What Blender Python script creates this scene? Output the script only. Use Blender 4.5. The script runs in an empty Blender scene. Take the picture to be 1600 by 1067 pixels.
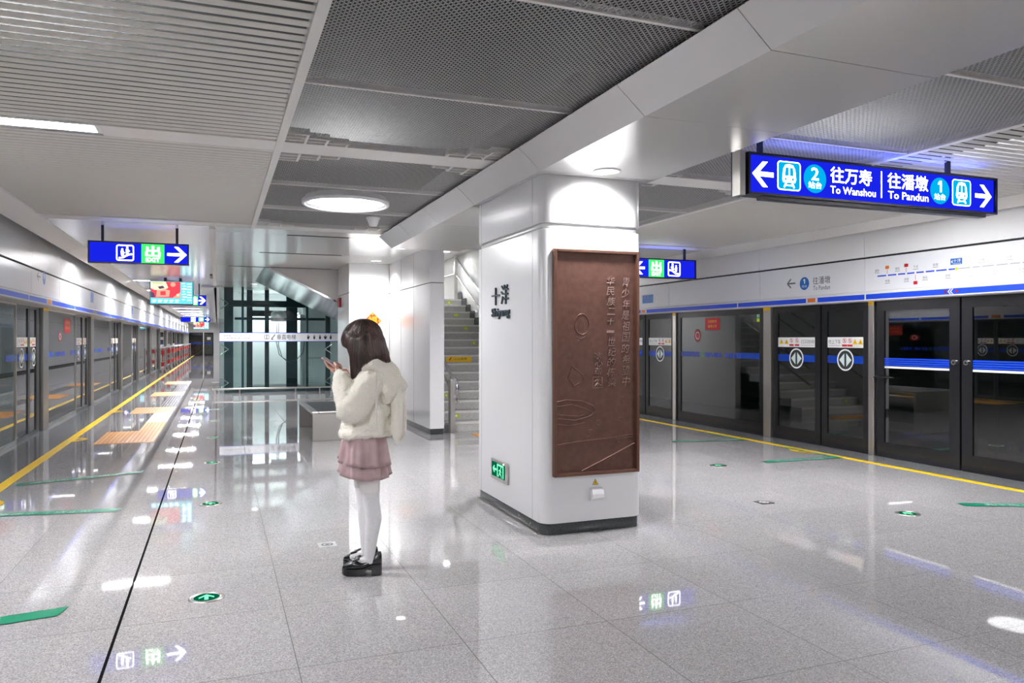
import bpy, bmesh, math, random
import numpy as np
from mathutils import Vector, Matrix
random.seed(7)
sc = bpy.context.scene
C = sc.collection

# ---------------------------------------------------------------- camera, world, exposure
cam_d = bpy.data.cameras.new('camera')
cam = bpy.data.objects.new('camera', cam_d)
C.objects.link(cam)
cam.location = (0, 0, 1.5)
cam.rotation_euler = (math.radians(90), 0, -math.atan(460 / 1184))
cam_d.sensor_width = 36
cam_d.lens = 1184 / 1600 * 36
cam_d.shift_y = -3.5 / 1600
cam_d.clip_start = 0.05
cam_d.clip_end = 200
sc.camera = cam
w = bpy.data.worlds.new('world')
sc.world = w
w.use_nodes = True
w.node_tree.nodes['Background'].inputs[0].default_value = (0.6, 0.65, 0.7, 1)
w.node_tree.nodes['Background'].inputs[1].default_value = 0.02
sc.view_settings.view_transform = 'Standard'
sc.view_settings.look = 'None'
sc.view_settings.gamma = 1
sc.view_settings.use_curve_mapping = False
sc.view_settings.exposure = 1.78
sc.cycles.max_bounces = 10
sc.cycles.diffuse_bounces = 5
sc.cycles.glossy_bounces = 5
sc.cycles.transparent_max_bounces = 12
sc.cycles.caustics_reflective = False
sc.cycles.caustics_refractive = False
sc.cycles.sample_clamp_indirect = 6.0
LAMP_LINE = 62.0
LAMP_ROUND = 30.0
LAMP_SPOT = 2.2

# ---------------------------------------------------------------- materials
def lin(h):
    h = h.lstrip('#')
    out = []
    for i in (0, 2, 4):
        v = int(h[i:i + 2], 16) / 255
        out.append(v / 12.92 if v <= 0.04045 else ((v + 0.055) / 1.055) ** 2.4)
    return tuple(out) + (1,)

M = {}
def mat(name, col, rough=0.5, metal=0.0, spec=0.5, noise=None, bump=None, coat=0.0):
    m = bpy.data.materials.new(name)
    m.use_nodes = True
    nt = m.node_tree
    b = nt.nodes['Principled BSDF']
    c = lin(col) if isinstance(col, str) else tuple(col) + (1,)
    b.inputs['Base Color'].default_value = c
    b.inputs['Roughness'].default_value = rough
    b.inputs['Metallic'].default_value = metal
    b.inputs['Specular IOR Level'].default_value = spec
    b.inputs['Coat Weight'].default_value = coat
    if noise or bump:
        tc = nt.nodes.new('ShaderNodeTexCoord')
    if noise:      # (scale, amount) mottles the base colour
        n = nt.nodes.new('ShaderNodeTexNoise')
        n.inputs['Scale'].default_value = noise[0]
        n.inputs['Detail'].default_value = 3
        nt.links.new(tc.outputs['Object'], n.inputs['Vector'])
        mp = nt.nodes.new('ShaderNodeMapRange')
        mp.inputs['From Min'].default_value = 0.3
        mp.inputs['From Max'].default_value = 0.7
        mp.inputs['To Min'].default_value = 1 - noise[1]
        mp.inputs['To Max'].default_value = 1 + noise[1]
        nt.links.new(n.outputs['Fac'], mp.inputs['Value'])
        mx = nt.nodes.new('ShaderNodeVectorMath')
        mx.operation = 'SCALE'
        mx.inputs[0].default_value = c[:3]
        nt.links.new(mp.outputs[0], mx.inputs['Scale'])
        nt.links.new(mx.outputs[0], b.inputs['Base Color'])
    if bump:       # (scale, strength, distance)
        n = nt.nodes.new('ShaderNodeTexNoise')
        n.inputs['Scale'].default_value = bump[0]
        n.inputs['Detail'].default_value = 4
        nt.links.new(tc.outputs['Object'], n.inputs['Vector'])
        bp = nt.nodes.new('ShaderNodeBump')
        bp.inputs['Strength'].default_value = bump[1]
        bp.inputs['Distance'].default_value = bump[2]
        nt.links.new(n.outputs['Fac'], bp.inputs['Height'])
        nt.links.new(bp.outputs[0], b.inputs['Normal'])
    M[name] = m
    return m

def emit(name, col, strength):
    m = bpy.data.materials.new(name)
    m.use_nodes = True
    nt = m.node_tree
    nt.nodes.remove(nt.nodes['Principled BSDF'])
    e = nt.nodes.new('ShaderNodeEmission')
    e.inputs[0].default_value = lin(col) if isinstance(col, str) else tuple(col) + (1,)
    e.inputs[1].default_value = strength
    nt.links.new(e.outputs[0], nt.nodes['Material Output'].inputs[0])
    M[name] = m
    return m

def glass(name, tint, ior):
    m = bpy.data.materials.new(name)
    m.use_nodes = True
    nt = m.node_tree
    nt.nodes.remove(nt.nodes['Principled BSDF'])
    tr = nt.nodes.new('ShaderNodeBsdfTransparent')
    tr.inputs[0].default_value = tuple(tint) + (1,)
    gl = nt.nodes.new('ShaderNodeBsdfGlossy')
    gl.inputs['Roughness'].default_value = 0.0
    gl.inputs[0].default_value = (1, 1, 1, 1)
    fr = nt.nodes.new('ShaderNodeFresnel')
    fr.inputs[0].default_value = ior
    ge = nt.nodes.new('ShaderNodeNewGeometry')
    sub = nt.nodes.new('ShaderNodeMath')
    sub.operation = 'SUBTRACT'
    sub.inputs[0].default_value = 1
    nt.links.new(ge.outputs['Backfacing'], sub.inputs[1])
    mu = nt.nodes.new('ShaderNodeMath')
    mu.operation = 'MULTIPLY'
    nt.links.new(fr.outputs[0], mu.inputs[0])
    nt.links.new(sub.outputs[0], mu.inputs[1])
    mx = nt.nodes.new('ShaderNodeMixShader')
    nt.links.new(mu.outputs[0], mx.inputs[0])
    nt.links.new(tr.outputs[0], mx.inputs[1])
    nt.links.new(gl.outputs[0], mx.inputs[2])
    nt.links.new(mx.outputs[0], nt.nodes['Material Output'].inputs[0])
    M[name] = m

mat('upper_panel', (0.84, 0.84, 0.84), 0.30, spec=0.5)
mat('white_panel', (0.78, 0.78, 0.785), 0.19, spec=0.55)
mat('column_panel', (0.76, 0.76, 0.765), 0.34, spec=0.55)
mat('white_fascia', (0.77, 0.78, 0.81), 0.25)
mat('white_wall', (0.72, 0.715, 0.70), 0.35)
mat('silver_ceiling', (0.74, 0.74, 0.72), 0.16, metal=0.2)
mat('beam_panel', (0.66, 0.66, 0.65), 0.20, metal=0.3)
mat('slat_white', (0.62, 0.605, 0.56), 0.42)
mat('mesh_grey', (0.50, 0.50, 0.49), 0.5)
mat('grid_white', (0.72, 0.71, 0.68), 0.4)
mat('plenum', (0.012, 0.012, 0.012), 0.9)
mat('dark_gap', (0.03, 0.03, 0.03), 0.7)
mat('steel', (0.60, 0.58, 0.55), 0.28, metal=1.0)
mat('post_steel', (0.36, 0.34, 0.32), 0.3, metal=1.0)
mat('bright_steel', (0.78, 0.78, 0.77), 0.16, metal=1.0)
mat('brushed_steel', (0.56, 0.54, 0.51), 0.36, metal=1.0)
mat('black_frame', (0.012, 0.012, 0.014), 0.22)
mat('dark_metal', (0.10, 0.105, 0.115), 0.3, metal=0.6)
mat('sign_case', (0.012, 0.016, 0.035), 0.3)
mat('granite_dark', (0.045, 0.052, 0.052), 0.14, noise=(160, 0.5))
mat('granite_edge', (0.20, 0.205, 0.215), 0.10, noise=(230, 0.35))
mat('stair_stone', (0.60, 0.595, 0.58), 0.45, noise=(140, 0.3))
mat('stair_riser', (0.50, 0.495, 0.48), 0.5, noise=(140, 0.4))
mat('stair_nosing', (0.74, 0.73, 0.70), 0.4)
mat('tunnel', (0.05, 0.055, 0.052), 0.8)
mat('teal_steel', (0.014, 0.036, 0.046), 0.3)
mat('teal_steel_lit', (0.10, 0.15, 0.155), 0.35)
mat('yellow', '#FFD000', 0.4)
mat('warn_yellow', '#F0C000', 0.4)
mat('lime', '#C8DC00', 0.4)
mat('tactile', '#E0922E', 0.4)
mat('tactile_rib', '#F2B45C', 0.35)
mat('green_tape', '#008562', 0.3)
mat('white_paint', (0.85, 0.85, 0.85), 0.4)
mat('light_paint', (0.62, 0.82, 0.76), 0.4)
mat('grey_print', (0.13, 0.13, 0.145), 0.5)
mat('faint_print', (0.40, 0.40, 0.43), 0.5)
mat('black_print', (0.02, 0.022, 0.025), 0.4)
mat('navy', '#12323C', 0.35)
mat('blue_line', '#0A45D8', 0.35)
mat('blue_tag', '#0A62B8', 0.35)
mat('blue_film', '#0B3FB0', 0.25)
mat('pale_film', (0.62, 0.72, 0.70), 0.4)
mat('red', '#C81420', 0.4)
mat('red_deep', '#8E1622', 0.4)
mat('orange', '#E07818', 0.4)
mat('fu_red', '#D83010', 0.45)
mat('gold', '#F2A81C', 0.4)
mat('bronze', (0.150, 0.074, 0.056), 0.38, metal=0.55, noise=(22, 0.16), bump=(260, 0.10, 0.002))
mat('bronze_edge', (0.20, 0.10, 0.07), 0.30, metal=0.7)
mat('bronze_letter', (0.50, 0.33, 0.28), 0.24, metal=0.85)
mat('pale_steel', (0.62, 0.62, 0.62), 0.3, metal=0.3)
mat('plastic_white', (0.80, 0.80, 0.81), 0.35)
mat('barrier_red', '#C92A20', 0.4)
emit('lamp_line', (0.975, 0.975, 1.0), LAMP_LINE)
emit('lamp_slim', (0.975, 0.975, 1.0), LAMP_LINE * 1.8)
emit('lamp_round', (0.985, 0.98, 1.0), LAMP_ROUND)
emit('lamp_spot', (1.0, 0.98, 0.98), LAMP_SPOT)
emit('lamp_warm', (1.0, 0.93, 0.72), 22)
emit('lamp_cab', (1.0, 1.0, 1.0), 3)
emit('sign_blue', (0.012, 0.022, 1.0), 0.24)
emit('added_sign_glow', (0.16, 0.22, 1.0), 5.0)  # for the glowing strips added on top of the hanging signs
emit('sign_white', (1, 1, 1), 1.9)
emit('sign_cyan', (0.0, 0.42, 0.80), 0.323)
emit('sign_green', (0.04, 0.62, 0.11), 0.58)
emit('exit_green', (0.0, 0.16, 0.07), 0.242)
emit('exit_glow', (0.25, 1.0, 0.55), 0.419)
emit('screen_cyan', (0.16, 0.72, 0.90), 0.371)
emit('screen_red', (0.80, 0.07, 0.10), 0.355)
emit('screen_pink', (0.95, 0.42, 0.30), 0.355)
emit('screen_cream', (0.95, 0.92, 0.62), 0.355)
emit('screen_dark', (0.16, 0.10, 0.20), 0.258)
emit('screen_lime', (0.50, 0.60, 0.10), 0.323)
glass('door_glass', (0.66, 0.72, 0.69), 2.0)
glass('lift_glass', (0.80, 0.90, 0.89), 1.6)

def floor_material():
    m = bpy.data.materials.new('granite_floor')
    m.use_nodes = True
    nt = m.node_tree
    b = nt.nodes['Principled BSDF']
    N, L = nt.nodes.new, nt.links.new
    geo = N('ShaderNodeNewGeometry')
    sep = N('ShaderNodeSeparateXYZ')
    L(geo.outputs['Position'], sep.inputs[0])
    def math_(op, a, bb=None):
        n = N('ShaderNodeMath')
        n.operation = op
        for i, v in enumerate((a, bb)):
            if v is None:
                continue
            if isinstance(v, (int, float)):
                n.inputs[i].default_value = v
            else:
                L(v, n.inputs[i])
        return n.outputs[0]
    def joints(axis, off, pitch, half):
        a = math_('DIVIDE', math_('SUBTRACT', axis, off), pitch)
        f = math_('FRACT', math_('ADD', a, 100.5))
        d = math_('MULTIPLY', math_('ABSOLUTE', math_('SUBTRACT', f, 0.5)), pitch)
        return math_('LESS_THAN', d, half)
    jx = joints(sep.outputs[0], 0.344, 0.794, 0.0024)
    jy = joints(sep.outputs[1], 2.735, 0.843, 0.0024)
    jx = math_('MULTIPLY', jx, math_('GREATER_THAN', math_('ABSOLUTE', math_('SUBTRACT', sep.outputs[0], -0.45)), 0.06))
    j = math_('MAXIMUM', jx, jy)
    big = math_('LESS_THAN', math_('ABSOLUTE', math_('SUBTRACT', sep.outputs[0], -0.483)), 0.0075)
    # speckle
    v = N('ShaderNodeTexVoronoi')
    v.inputs['Scale'].default_value = 210
    L(geo.outputs['Position'], v.inputs['Vector'])
    n1 = N('ShaderNodeTexNoise')
    n1.inputs['Scale'].default_value = 130
    n1.inputs['Detail'].default_value = 4
    n1.inputs['Roughness'].default_value = 0.75
    L(geo.outputs['Position'], n1.inputs['Vector'])
    sepc = N('ShaderNodeSeparateColor')
    L(v.outputs['Color'], sepc.inputs[0])
    mixv = math_('ADD', math_('MULTIPLY', sepc.outputs[0], 0.5), math_('MULTIPLY', n1.outputs['Fac'], 0.8))
    ramp = N('ShaderNodeValToRGB')
    ramp.color_ramp.elements[0].position = 0.28
    ramp.color_ramp.elements[0].color = (0.20, 0.187, 0.187, 1)
    ramp.color_ramp.elements[1].position = 0.95
    ramp.color_ramp.elements[1].color = (0.56, 0.54, 0.552, 1)
    e = ramp.color_ramp.elements.new(0.62)
    e.color = (0.365, 0.35, 0.356, 1)
    L(mixv, ramp.inputs[0])
    # tile to tile tone
    tx = math_('FLOOR', math_('DIVIDE', math_('SUBTRACT', sep.outputs[0], 0.344), 0.794))
    ty = math_('FLOOR', math_('DIVIDE', math_('SUBTRACT', sep.outputs[1], 2.735), 0.843))
    cmb = N('ShaderNodeCombineXYZ')
    L(tx, cmb.inputs[0]); L(ty, cmb.inputs[1])
    wn = N('ShaderNodeTexWhiteNoise')
    L(cmb.outputs[0], wn.inputs['Vector'])
    tone = math_('ADD', math_('MULTIPLY', wn.outputs['Value'], 0.09), 0.955)
    sc_ = N('ShaderNodeVectorMath'); sc_.operation = 'SCALE'
    L(ramp.outputs[0], sc_.inputs[0]); L(tone, sc_.inputs['Scale'])
    mx = N('ShaderNodeMix'); mx.data_type = 'RGBA'
    L(j, mx.inputs[0]); L(sc_.outputs[0], mx.inputs[6]); mx.inputs[7].default_value = (0.07, 0.066, 0.062, 1)
    mx2 = N('ShaderNodeMix'); mx2.data_type = 'RGBA'
    L(big, mx2.inputs[0]); L(mx.outputs[2], mx2.inputs[6]); mx2.inputs[7].default_value = (0.01, 0.01, 0.01, 1)
    L(mx2.outputs[2], b.inputs['Base Color'])
    rg = math_('ADD', math_('MULTIPLY', math_('MAXIMUM', j, big), 0.5), 0.026)
    L(rg, b.inputs['Roughness'])
    L(math_('MULTIPLY', math_('SUBTRACT', 1.0, big), 0.62), b.inputs['Specular IOR Level'])
    M['granite_floor'] = m
floor_material()

# ---------------------------------------------------------------- mesh helpers
class MB:
    """collects shapes in world coordinates and links them as one mesh object"""
    def __init__(s):
        s.v, s.f, s.m, s.mats, s.sm = [], [], [], [], []
    def _mi(s, m):
        if m not in s.mats:
            s.mats.append(m)
        return s.mats.index(m)
    def poly(s, pts, m=None, smooth=False):
        i = len(s.v)
        s.v += [tuple(p) for p in pts]
        s.f.append(list(range(i, i + len(pts))))
        s.m.append(s._mi(m)); s.sm.append(smooth)
    def raw(s, vs, fs, m=None, smooth=False):
        i = len(s.v)
        s.v += [tuple(p) for p in vs]
        k = s._mi(m)
        for f in fs:
            s.f.append([a + i for a in f]); s.m.append(k); s.sm.append(smooth)
    def box(s, x0, x1, y0, y1, z0, z1, m=None):
        x0, x1 = min(x0, x1), max(x0, x1); y0, y1 = min(y0, y1), max(y0, y1); z0, z1 = min(z0, z1), max(z0, z1)
        vs = [(x, y, z) for z in (z0, z1) for y in (y0, y1) for x in (x0, x1)]
        s.raw(vs, [(0, 2, 3, 1), (4, 5, 7, 6), (0, 1, 5, 4), (2, 6, 7, 3), (0, 4, 6, 2), (1, 3, 7, 5)], m)
        return s
    def prism(s, pts, axis, a0, a1, m=None, smooth=False):
        """pts: 2D polygon in the two other axes (cyclic order), extruded along axis"""
        def P(p, a):
            return {'x': (a, p[0], p[1]), 'y': (p[0], a, p[1]), 'z': (p[0], p[1], a)}[axis]
        area = sum(p[0] * q[1] - q[0] * p[1] for p, q in zip(pts, pts[1:] + pts[:1]))
        if axis == 'y':
            area = -area
        if area < 0:
            pts = pts[::-1]
        n = len(pts)
        vs = [P(p, a0) for p in pts] + [P(p, a1) for p in pts]
        fs = [tuple(range(n))[::-1], tuple(range(n, 2 * n))] + [(i, (i + 1) % n, n + (i + 1) % n, n + i) for i in range(n)]
        i = len(s.v)
        s.v += vs
        k = s._mi(m)
        for q, f in enumerate(fs):
            s.f.append([a + i for a in f]); s.m.append(k); s.sm.append(smooth and q > 1)
        return s
    def tube(s, pts, r, n=10, m=None, caps=True):
        pts = [Vector(p) for p in pts]
        rs = r if isinstance(r, (list, tuple)) else [r] * len(pts)
        rings, prev = [], None
        for i, p in enumerate(pts):
            a = pts[max(i - 1, 0)]; b = pts[min(i + 1, len(pts) - 1)]
            t = (b - a).normalized()
            if prev is None:
                u = t.orthogonal().normalized()
            else:
                u = (prev - t * prev.dot(t))
                u = u.normalized() if u.length > 1e-6 else t.orthogonal().normalized()
            prev = u
            w_ = t.cross(u)
            rings.append([p + (u * math.cos(2 * math.pi * k / n) + w_ * math.sin(2 * math.pi * k / n)) * rs[i] for k in range(n)])
        vs = [q for ring in rings for q in ring]
        fs = []
        for i in range(len(rings) - 1):
            for k in range(n):
                fs.append((i * n + k, i * n + (k + 1) % n, (i + 1) * n + (k + 1) % n, (i + 1) * n + k))
        s.raw(vs, fs, m, True)
        if caps:
            s.poly(rings[0][::-1], m); s.poly(rings[-1], m)
        return s
    def lathe(s, cx, cy, prof, n=32, m=None, smooth=True):
        """prof: list of (r, z), revolved about a vertical axis"""
        vs = [(cx + r * math.cos(2 * math.pi * k / n), cy + r * math.sin(2 * math.pi * k / n), z) for r, z in prof for k in range(n)]
        fs = [(i * n + k, i * n + (k + 1) % n, (i + 1) * n + (k + 1) % n, (i + 1) * n + k) for i in range(len(prof) - 1) for k in range(n)]
        s.raw(vs, fs, m, smooth)
        return s
    def build(s, name, m=None, parent=None, origin=None, bevel=0, kind=None, recalc=False):
        me = bpy.data.meshes.new(name)
        o = bpy.data.objects.new(name, me)
        C.objects.link(o)
        vs = s.v
        if parent is not None:
            off = wloc(parent)
            o.parent = parent
        else:
            if origin is None:
                a = np.array(vs)
                lo, hi = a.min(0), a.max(0)
                origin = ((lo[0] + hi[0]) / 2, (lo[1] + hi[1]) / 2, lo[2])
            off = Vector(origin)
            o.location = off
        me.from_pydata([(p[0] - off[0], p[1] - off[1], p[2] - off[2]) for p in vs], [], s.f)
        for q in s.mats:
            me.materials.append(M[q] if q else (M[m] if m else None))
        me.polygons.foreach_set('material_index', s.m)
        me.polygons.foreach_set('use_smooth', s.sm)
        if recalc:
            b_ = bmesh.new(); b_.from_mesh(me)
            bmesh.ops.recalc_face_normals(b_, faces=b_.faces)
            b_.to_mesh(me); b_.free()
        me.update()
        if bevel:
            bv = o.modifiers.new('bevel', 'BEVEL')
            bv.width = bevel; bv.segments = 2; bv.limit_method = 'ANGLE'; bv.angle_limit = 0.6
        if kind:
            o['kind'] = kind
        return o

def wloc(o):
    v = Vector((0, 0, 0))
    while o:
        v += o.location
        o = o.parent
    return v

def tag(o, label, cat, group=None, kind=None):
    o['label'] = label; o['category'] = cat
    if group:
        o['group'] = group
    if kind:
        o['kind'] = kind
    return o

def thing(name, label, cat, loc, group=None):
    o = bpy.data.objects.new(name, None)
    C.objects.link(o)
    o.location = loc
    o.empty_display_size = 0.1
    return tag(o, label, cat, group)

def struct(name, loc):
    o = bpy.data.objects.new(name, None)
    C.objects.link(o)
    o.location = loc
    o['kind'] = 'structure'
    return o

def dup(root, loc, label=None):
    r = root.copy(); C.objects.link(r); r.location = loc
    if label:
        r['label'] = label
    for ch in list(root.children):
        c = ch.copy(); C.objects.link(c); c.parent = r
        for g in list(ch.children):
            d = g.copy(); C.objects.link(d); d.parent = c
    return r

_txt = {}
def glyphs(s_, bold=0.0, res=2):
    key = (s_, bold)
    if key not in _txt:
        cu = bpy.data.curves.new('t', 'FONT')
        cu.body = s_; cu.size = 1; cu.resolution_u = res; cu.offset = bold
        o = bpy.data.objects.new('t', cu)
        C.objects.link(o)
        bpy.context.view_layer.update()
        me = bpy.data.meshes.new_from_object(o.evaluated_get(bpy.context.evaluated_depsgraph_get()))
        vs = [(v.co.x, v.co.y) for v in me.vertices]
        fs = [tuple(p.vertices) for p in me.polygons]
        bpy.data.objects.remove(o); bpy.data.curves.remove(cu); bpy.data.meshes.remove(me)
        xs = [v[0] for v in vs]; ys = [v[1] for v in vs]
        _txt[key] = (vs, fs, min(xs), max(xs), min(ys), max(ys))
    return _txt[key]

class Art:
    """flat marks on a plane: o origin, xd reading direction, yd up"""
    def __init__(s, o, xd, yd):
        s.o, s.x, s.y = Vector(o), Vector(xd), Vector(yd)
        s.n = s.x.cross(s.y)
        s.mb = MB()
    def P(s, x, y, w_=0.001):
        return s.o + s.x * x + s.y * y + s.n * w_
    def poly(s, pts, m=None, w=0.001):
        area = sum(p[0] * q[1] - q[0] * p[1] for p, q in zip(pts, pts[1:] + pts[:1]))
        if area < 0:
            pts = pts[::-1]
        s.mb.poly([s.P(x, y, w) for x, y in pts], m)
        return s
    def rect(s, x0, y0, x1, y1, m=None, w=0.001):
        return s.poly([(x0, y0), (x1, y0), (x1, y1), (x0, y1)], m, w)
    def disc(s, cx, cy, rx, ry=None, m=None, w=0.001, n=32):
        ry = ry or rx
        return s.poly([(cx + rx * math.cos(2 * math.pi * k / n), cy + ry * math.sin(2 * math.pi * k / n)) for k in range(n)], m, w)
    def loop(s, outer, inner, m=None, w=0.001):
        n = len(outer)
        for i in range(n):
            j = (i + 1) % n
            s.poly([outer[i], outer[j], inner[j], inner[i]], m, w)
        return s
    def ring(s, cx, cy, r0, r1, m=None, w=0.001, n=32, k=1.0):
        c = [(math.cos(2 * math.pi * q / n), math.sin(2 * math.pi * q / n)) for q in range(n)]
        return s.loop([(cx + r1 * a, cy + r1 * k * b) for a, b in c], [(cx + r0 * a, cy + r0 * k * b) for a, b in c], m, w)
    @staticmethod
    def rr(x0, y0, x1, y1, r, n=5):
        out = []
        for cx, cy, a in ((x1 - r, y1 - r, 0), (x0 + r, y1 - r, 90), (x0 + r, y0 + r, 180), (x1 - r, y0 + r, 270)):
            for q in range(n + 1):
                t = math.radians(a + 90 * q / n)
                out.append((cx + r * math.cos(t), cy + r * math.sin(t)))
        return out
    def rrect(s, x0, y0, x1, y1, r, m=None, w=0.001):
        return s.poly(s.rr(x0, y0, x1, y1, r), m, w)
    def rframe(s, x0, y0, x1, y1, r, t, m=None, w=0.001):
        return s.loop(s.rr(x0, y0, x1, y1, r), s.rr(x0 + t, y0 + t, x1 - t, y1 - t, max(r - t, 0.0005)), m, w)
    def line(s, p, q, t, m=None, w=0.001):
        dx, dy = q[0] - p[0], q[1] - p[1]
        l = math.hypot(dx, dy) or 1
        a, b = -dy / l * t / 2, dx / l * t / 2
        return s.poly([(p[0] - a, p[1] - b), (q[0] - a, q[1] - b), (q[0] + a, q[1] + b), (p[0] + a, p[1] + b)], m, w)
    def text(s, t, x0, y0, x1, y1, m=None, w=0.001, bold=0.0, depth=0.0, shear=0.0):
        """letters stretched to fill the box"""
        if t == '1':
            W_, H_ = x1 - x0, y1 - y0
            return s.poly([(x1, y0), (x1, y1), (x0 + W_ * .45, y1), (x0, y0 + H_ * .80), (x0, y0 + H_ * .62), (x0 + W_ * .5, y0 + H_ * .76), (x0 + W_ * .5, y0)][::-1], m, w)
        if bold and not depth:
            h_ = (y1 - y0) * bold * .9
            for q, (ex, ey) in enumerate(((0, 0), (h_, 0), (-h_, 0), (0, h_ * .7), (0, -h_ * .7))):
                s.text(t, x0 + ex, y0 + ey, x1 + ex, y1 + ey, m, w + q * .00004)
            return s
        vs, fs, a, b, c, d = glyphs(t, 0 if ord(t[0]) > 999 else bold)
        sx, sy = (x1 - x0) / (b - a), (y1 - y0) / (d - c)
        q = [(x0 + (v[0] - a) * sx + shear * ((v[1] - c) * sy), y0 + (v[1] - c) * sy) for v in vs]
        if depth:
            edge = {}
            for f in fs:
                for i in range(len(f)):
                    e = (f[i], f[(i + 1) % len(f)])
                    edge[e] = edge.get(e, 0) + 1
            rim = [e for e in edge if (e[1], e[0]) not in edge]
            n = len(q)
            s.mb.raw([s.P(x, y, w) for x, y in q] + [s.P(x, y, w + depth) for x, y in q],
                     [tuple(i + n for i in f) for f in fs] + [(e[0], e[1], e[1] + n, e[0] + n) for e in rim], m)
        else:
            s.mb.raw([s.P(x, y, w) for x, y in q], fs, m)
        return s
    def arrow(s, x0, x1, cy, h, d, m=None, w=0.001, t=None):
        """block arrow: shaft and two barbs; d=+1 points to +x"""
        t = t or h * 0.17
        tip, tail = (x1, x0) if d > 0 else (x0, x1)
        s.rect(min(tail, tip - d * t), cy - t / 2, max(tail, tip - d * t), cy + t / 2, m, w)
        b = h * 0.5
        for q in (1, -1):
            s.poly([(tip, cy), (tip - d * b, cy + q * b), (tip - d * (b + t * 1.35), cy + q * b), (tip - d * t * 1.35, cy)], m, w)
        return s
    def build(s, name, m=None, parent=None, **k):
        return s.mb.build(name, m, parent, **k)

def pict_train(a, x0, y0, x1, y1, body, mark, w):
    """train front pictogram: rounded shell, windows, lamps and track"""
    W, H = x1 - x0, y1 - y0
    def X(q): return x0 + q * W
    def Y(q): return y0 + q * H
    a.poly([(X(.06), Y(.36)), (X(.12), Y(.78)), (X(.25), Y(.96)), (X(.5), Y(1.0)), (X(.75), Y(.96)), (X(.88), Y(.78)), (X(.94), Y(.36)), (X(.88), Y(.22)), (X(.12), Y(.22))], mark, w)
    a.poly([(X(.22), Y(.50)), (X(.26), Y(.84)), (X(.46), Y(.86)), (X(.46), Y(.50))], body, w + .0008)
    a.poly([(X(.78), Y(.50)), (X(.74), Y(.84)), (X(.54), Y(.86)), (X(.54), Y(.50))], body, w + .0008)
    a.disc(X(.27), Y(.36), W * .07, H * .065, body, w + .0008, 12)
    a.disc(X(.73), Y(.36), W * .07, H * .065, body, w + .0008, 12)
    a.line((X(.32), Y(.24)), (X(.18), Y(0)), W * .09, mark, w)
    a.line((X(.68), Y(.24)), (X(.82), Y(0)), W * .09, mark, w)
    a.line((X(.26), Y(.10)), (X(.74), Y(.10)), W * .07, mark, w)

def pict_escalator(a, x0, y0, x1, y1, mark, w, flip=False):
    """square frame with two riders on a rising step band"""
    W, H = x1 - x0, y1 - y0
    a.rframe(x0, y0, x1, y1, W * .14, W * .07, mark, w)
    def X(q): return (x1 - q * W) if flip else (x0 + q * W)
    def Y(q): return y0 + q * H
    a.line((X(.14), Y(.17)), (X(.36), Y(.20)), H * .10, mark, w)
    a.line((X(.34), Y(.19)), (X(.68), Y(.40)), H * .11, mark, w)
    a.line((X(.66), Y(.39)), (X(.88), Y(.43)), H * .10, mark, w)
    for cx, cy in ((.34, .62), (.62, .74)):
        a.disc(X(cx), Y(cy + .09), W * .062, None, mark, w, 14)
        a.poly([(X(cx - .08), Y(cy)), (X(cx + .08), Y(cy)), (X(cx + .07), Y(cy - .30)), (X(cx - .06), Y(cy - .30))], mark, w)
        a.line((X(cx), Y(cy - .04)), (X(cx + .14), Y(cy - .14)), H * .05, mark, w)
# ================================================================ THE SETTING
Z0 = 2.95                 # ceiling grid
YB, YF = -6.4, 75.0       # ends of the hall
XL, XR = -2.68, 7.88      # lines of the platform screen doors
BAR = [-2.62, 1.62, 5.91, 10.22]       # centres of the wide cross bars of the ceiling grid

MB().box(XL - .3, XR + .3, YB, YF + 1, -.2, 0, 'granite_floor').build('floor', kind='structure')
for i, (a, b) in enumerate(((XL - .02, -2.10), (7.45, XR + .02))):
    MB().box(a, b, YB, YF, 0.0, 0.004, 'granite_edge').build('trim_%d' % (1 + i), kind='structure')
for i, (a, b) in enumerate(((-2.10, -1.99), (7.35, 7.45))):
    MB().box(a, b, YB, YF, 0.0, 0.003, 'yellow').build('trim_%d' % (3 + i), kind='structure')

# dark void above the open ceiling, tunnels beyond the screens, end walls
MB().box(XL - 1, XR + 1, YB, YF, 3.62, 3.72, 'plenum').build('ceiling_void', kind='structure')
for nm, a, b in (('wall_tunnel_left', XL - 3.4, XL - 3.3), ('wall_tunnel_right', XR + 3.3, XR + 3.4)):
    MB().box(a, b, YB, YF, -1.2, 3.7, 'tunnel').build(nm, kind='structure')
MB().box(XL - 3.4, XR + 3.4, YB - .1, YB, -1.2, 3.7, 'white_wall').build('wall_back', kind='structure')
mb = MB()
mb.box(XL - 3.4, -2.45, YF, YF + .2, -1.2, 3.7, 'white_wall')
mb.box(-2.45, -.35, YF, YF + .2, 2.12, 3.7, 'white_wall')
mb.box(-.35, XR + 3.4, YF, YF + .2, -1.2, 3.7, 'white_wall')
mb.build('wall_front', kind='structure')
d = struct('door_end', (-1.4, YF, 0))
MB().box(-2.45, -.35, YF + .05, YF + .09, 0, 2.12, 'black_frame').build('frame', None, d)
MB().box(-2.34, -1.26, YF + .02, YF + .05, .12, 2.0, 'door_glass').build('pane', None, d)
MB().box(-1.14, -.44, YF + .02, YF + .05, .12, 2.0, 'door_glass').build('pane', None, d)
MB().box(-1.24, -1.16, YF + .0, YF + .06, 0, 2.12, 'steel').build('mullion', None, d)
a = Art((-2.4, YF + .015, 0), (1, 0, 0), (0, 0, 1))
a.rect(.1, 1.05, 1.1, 1.17, 'blue_film'); a.rect(1.3, 1.05, 1.95, 1.17, 'blue_film'); a.rect(1.5, 1.45, 1.8, 1.7, 'white_paint')
a.build('film', None, d)
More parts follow.
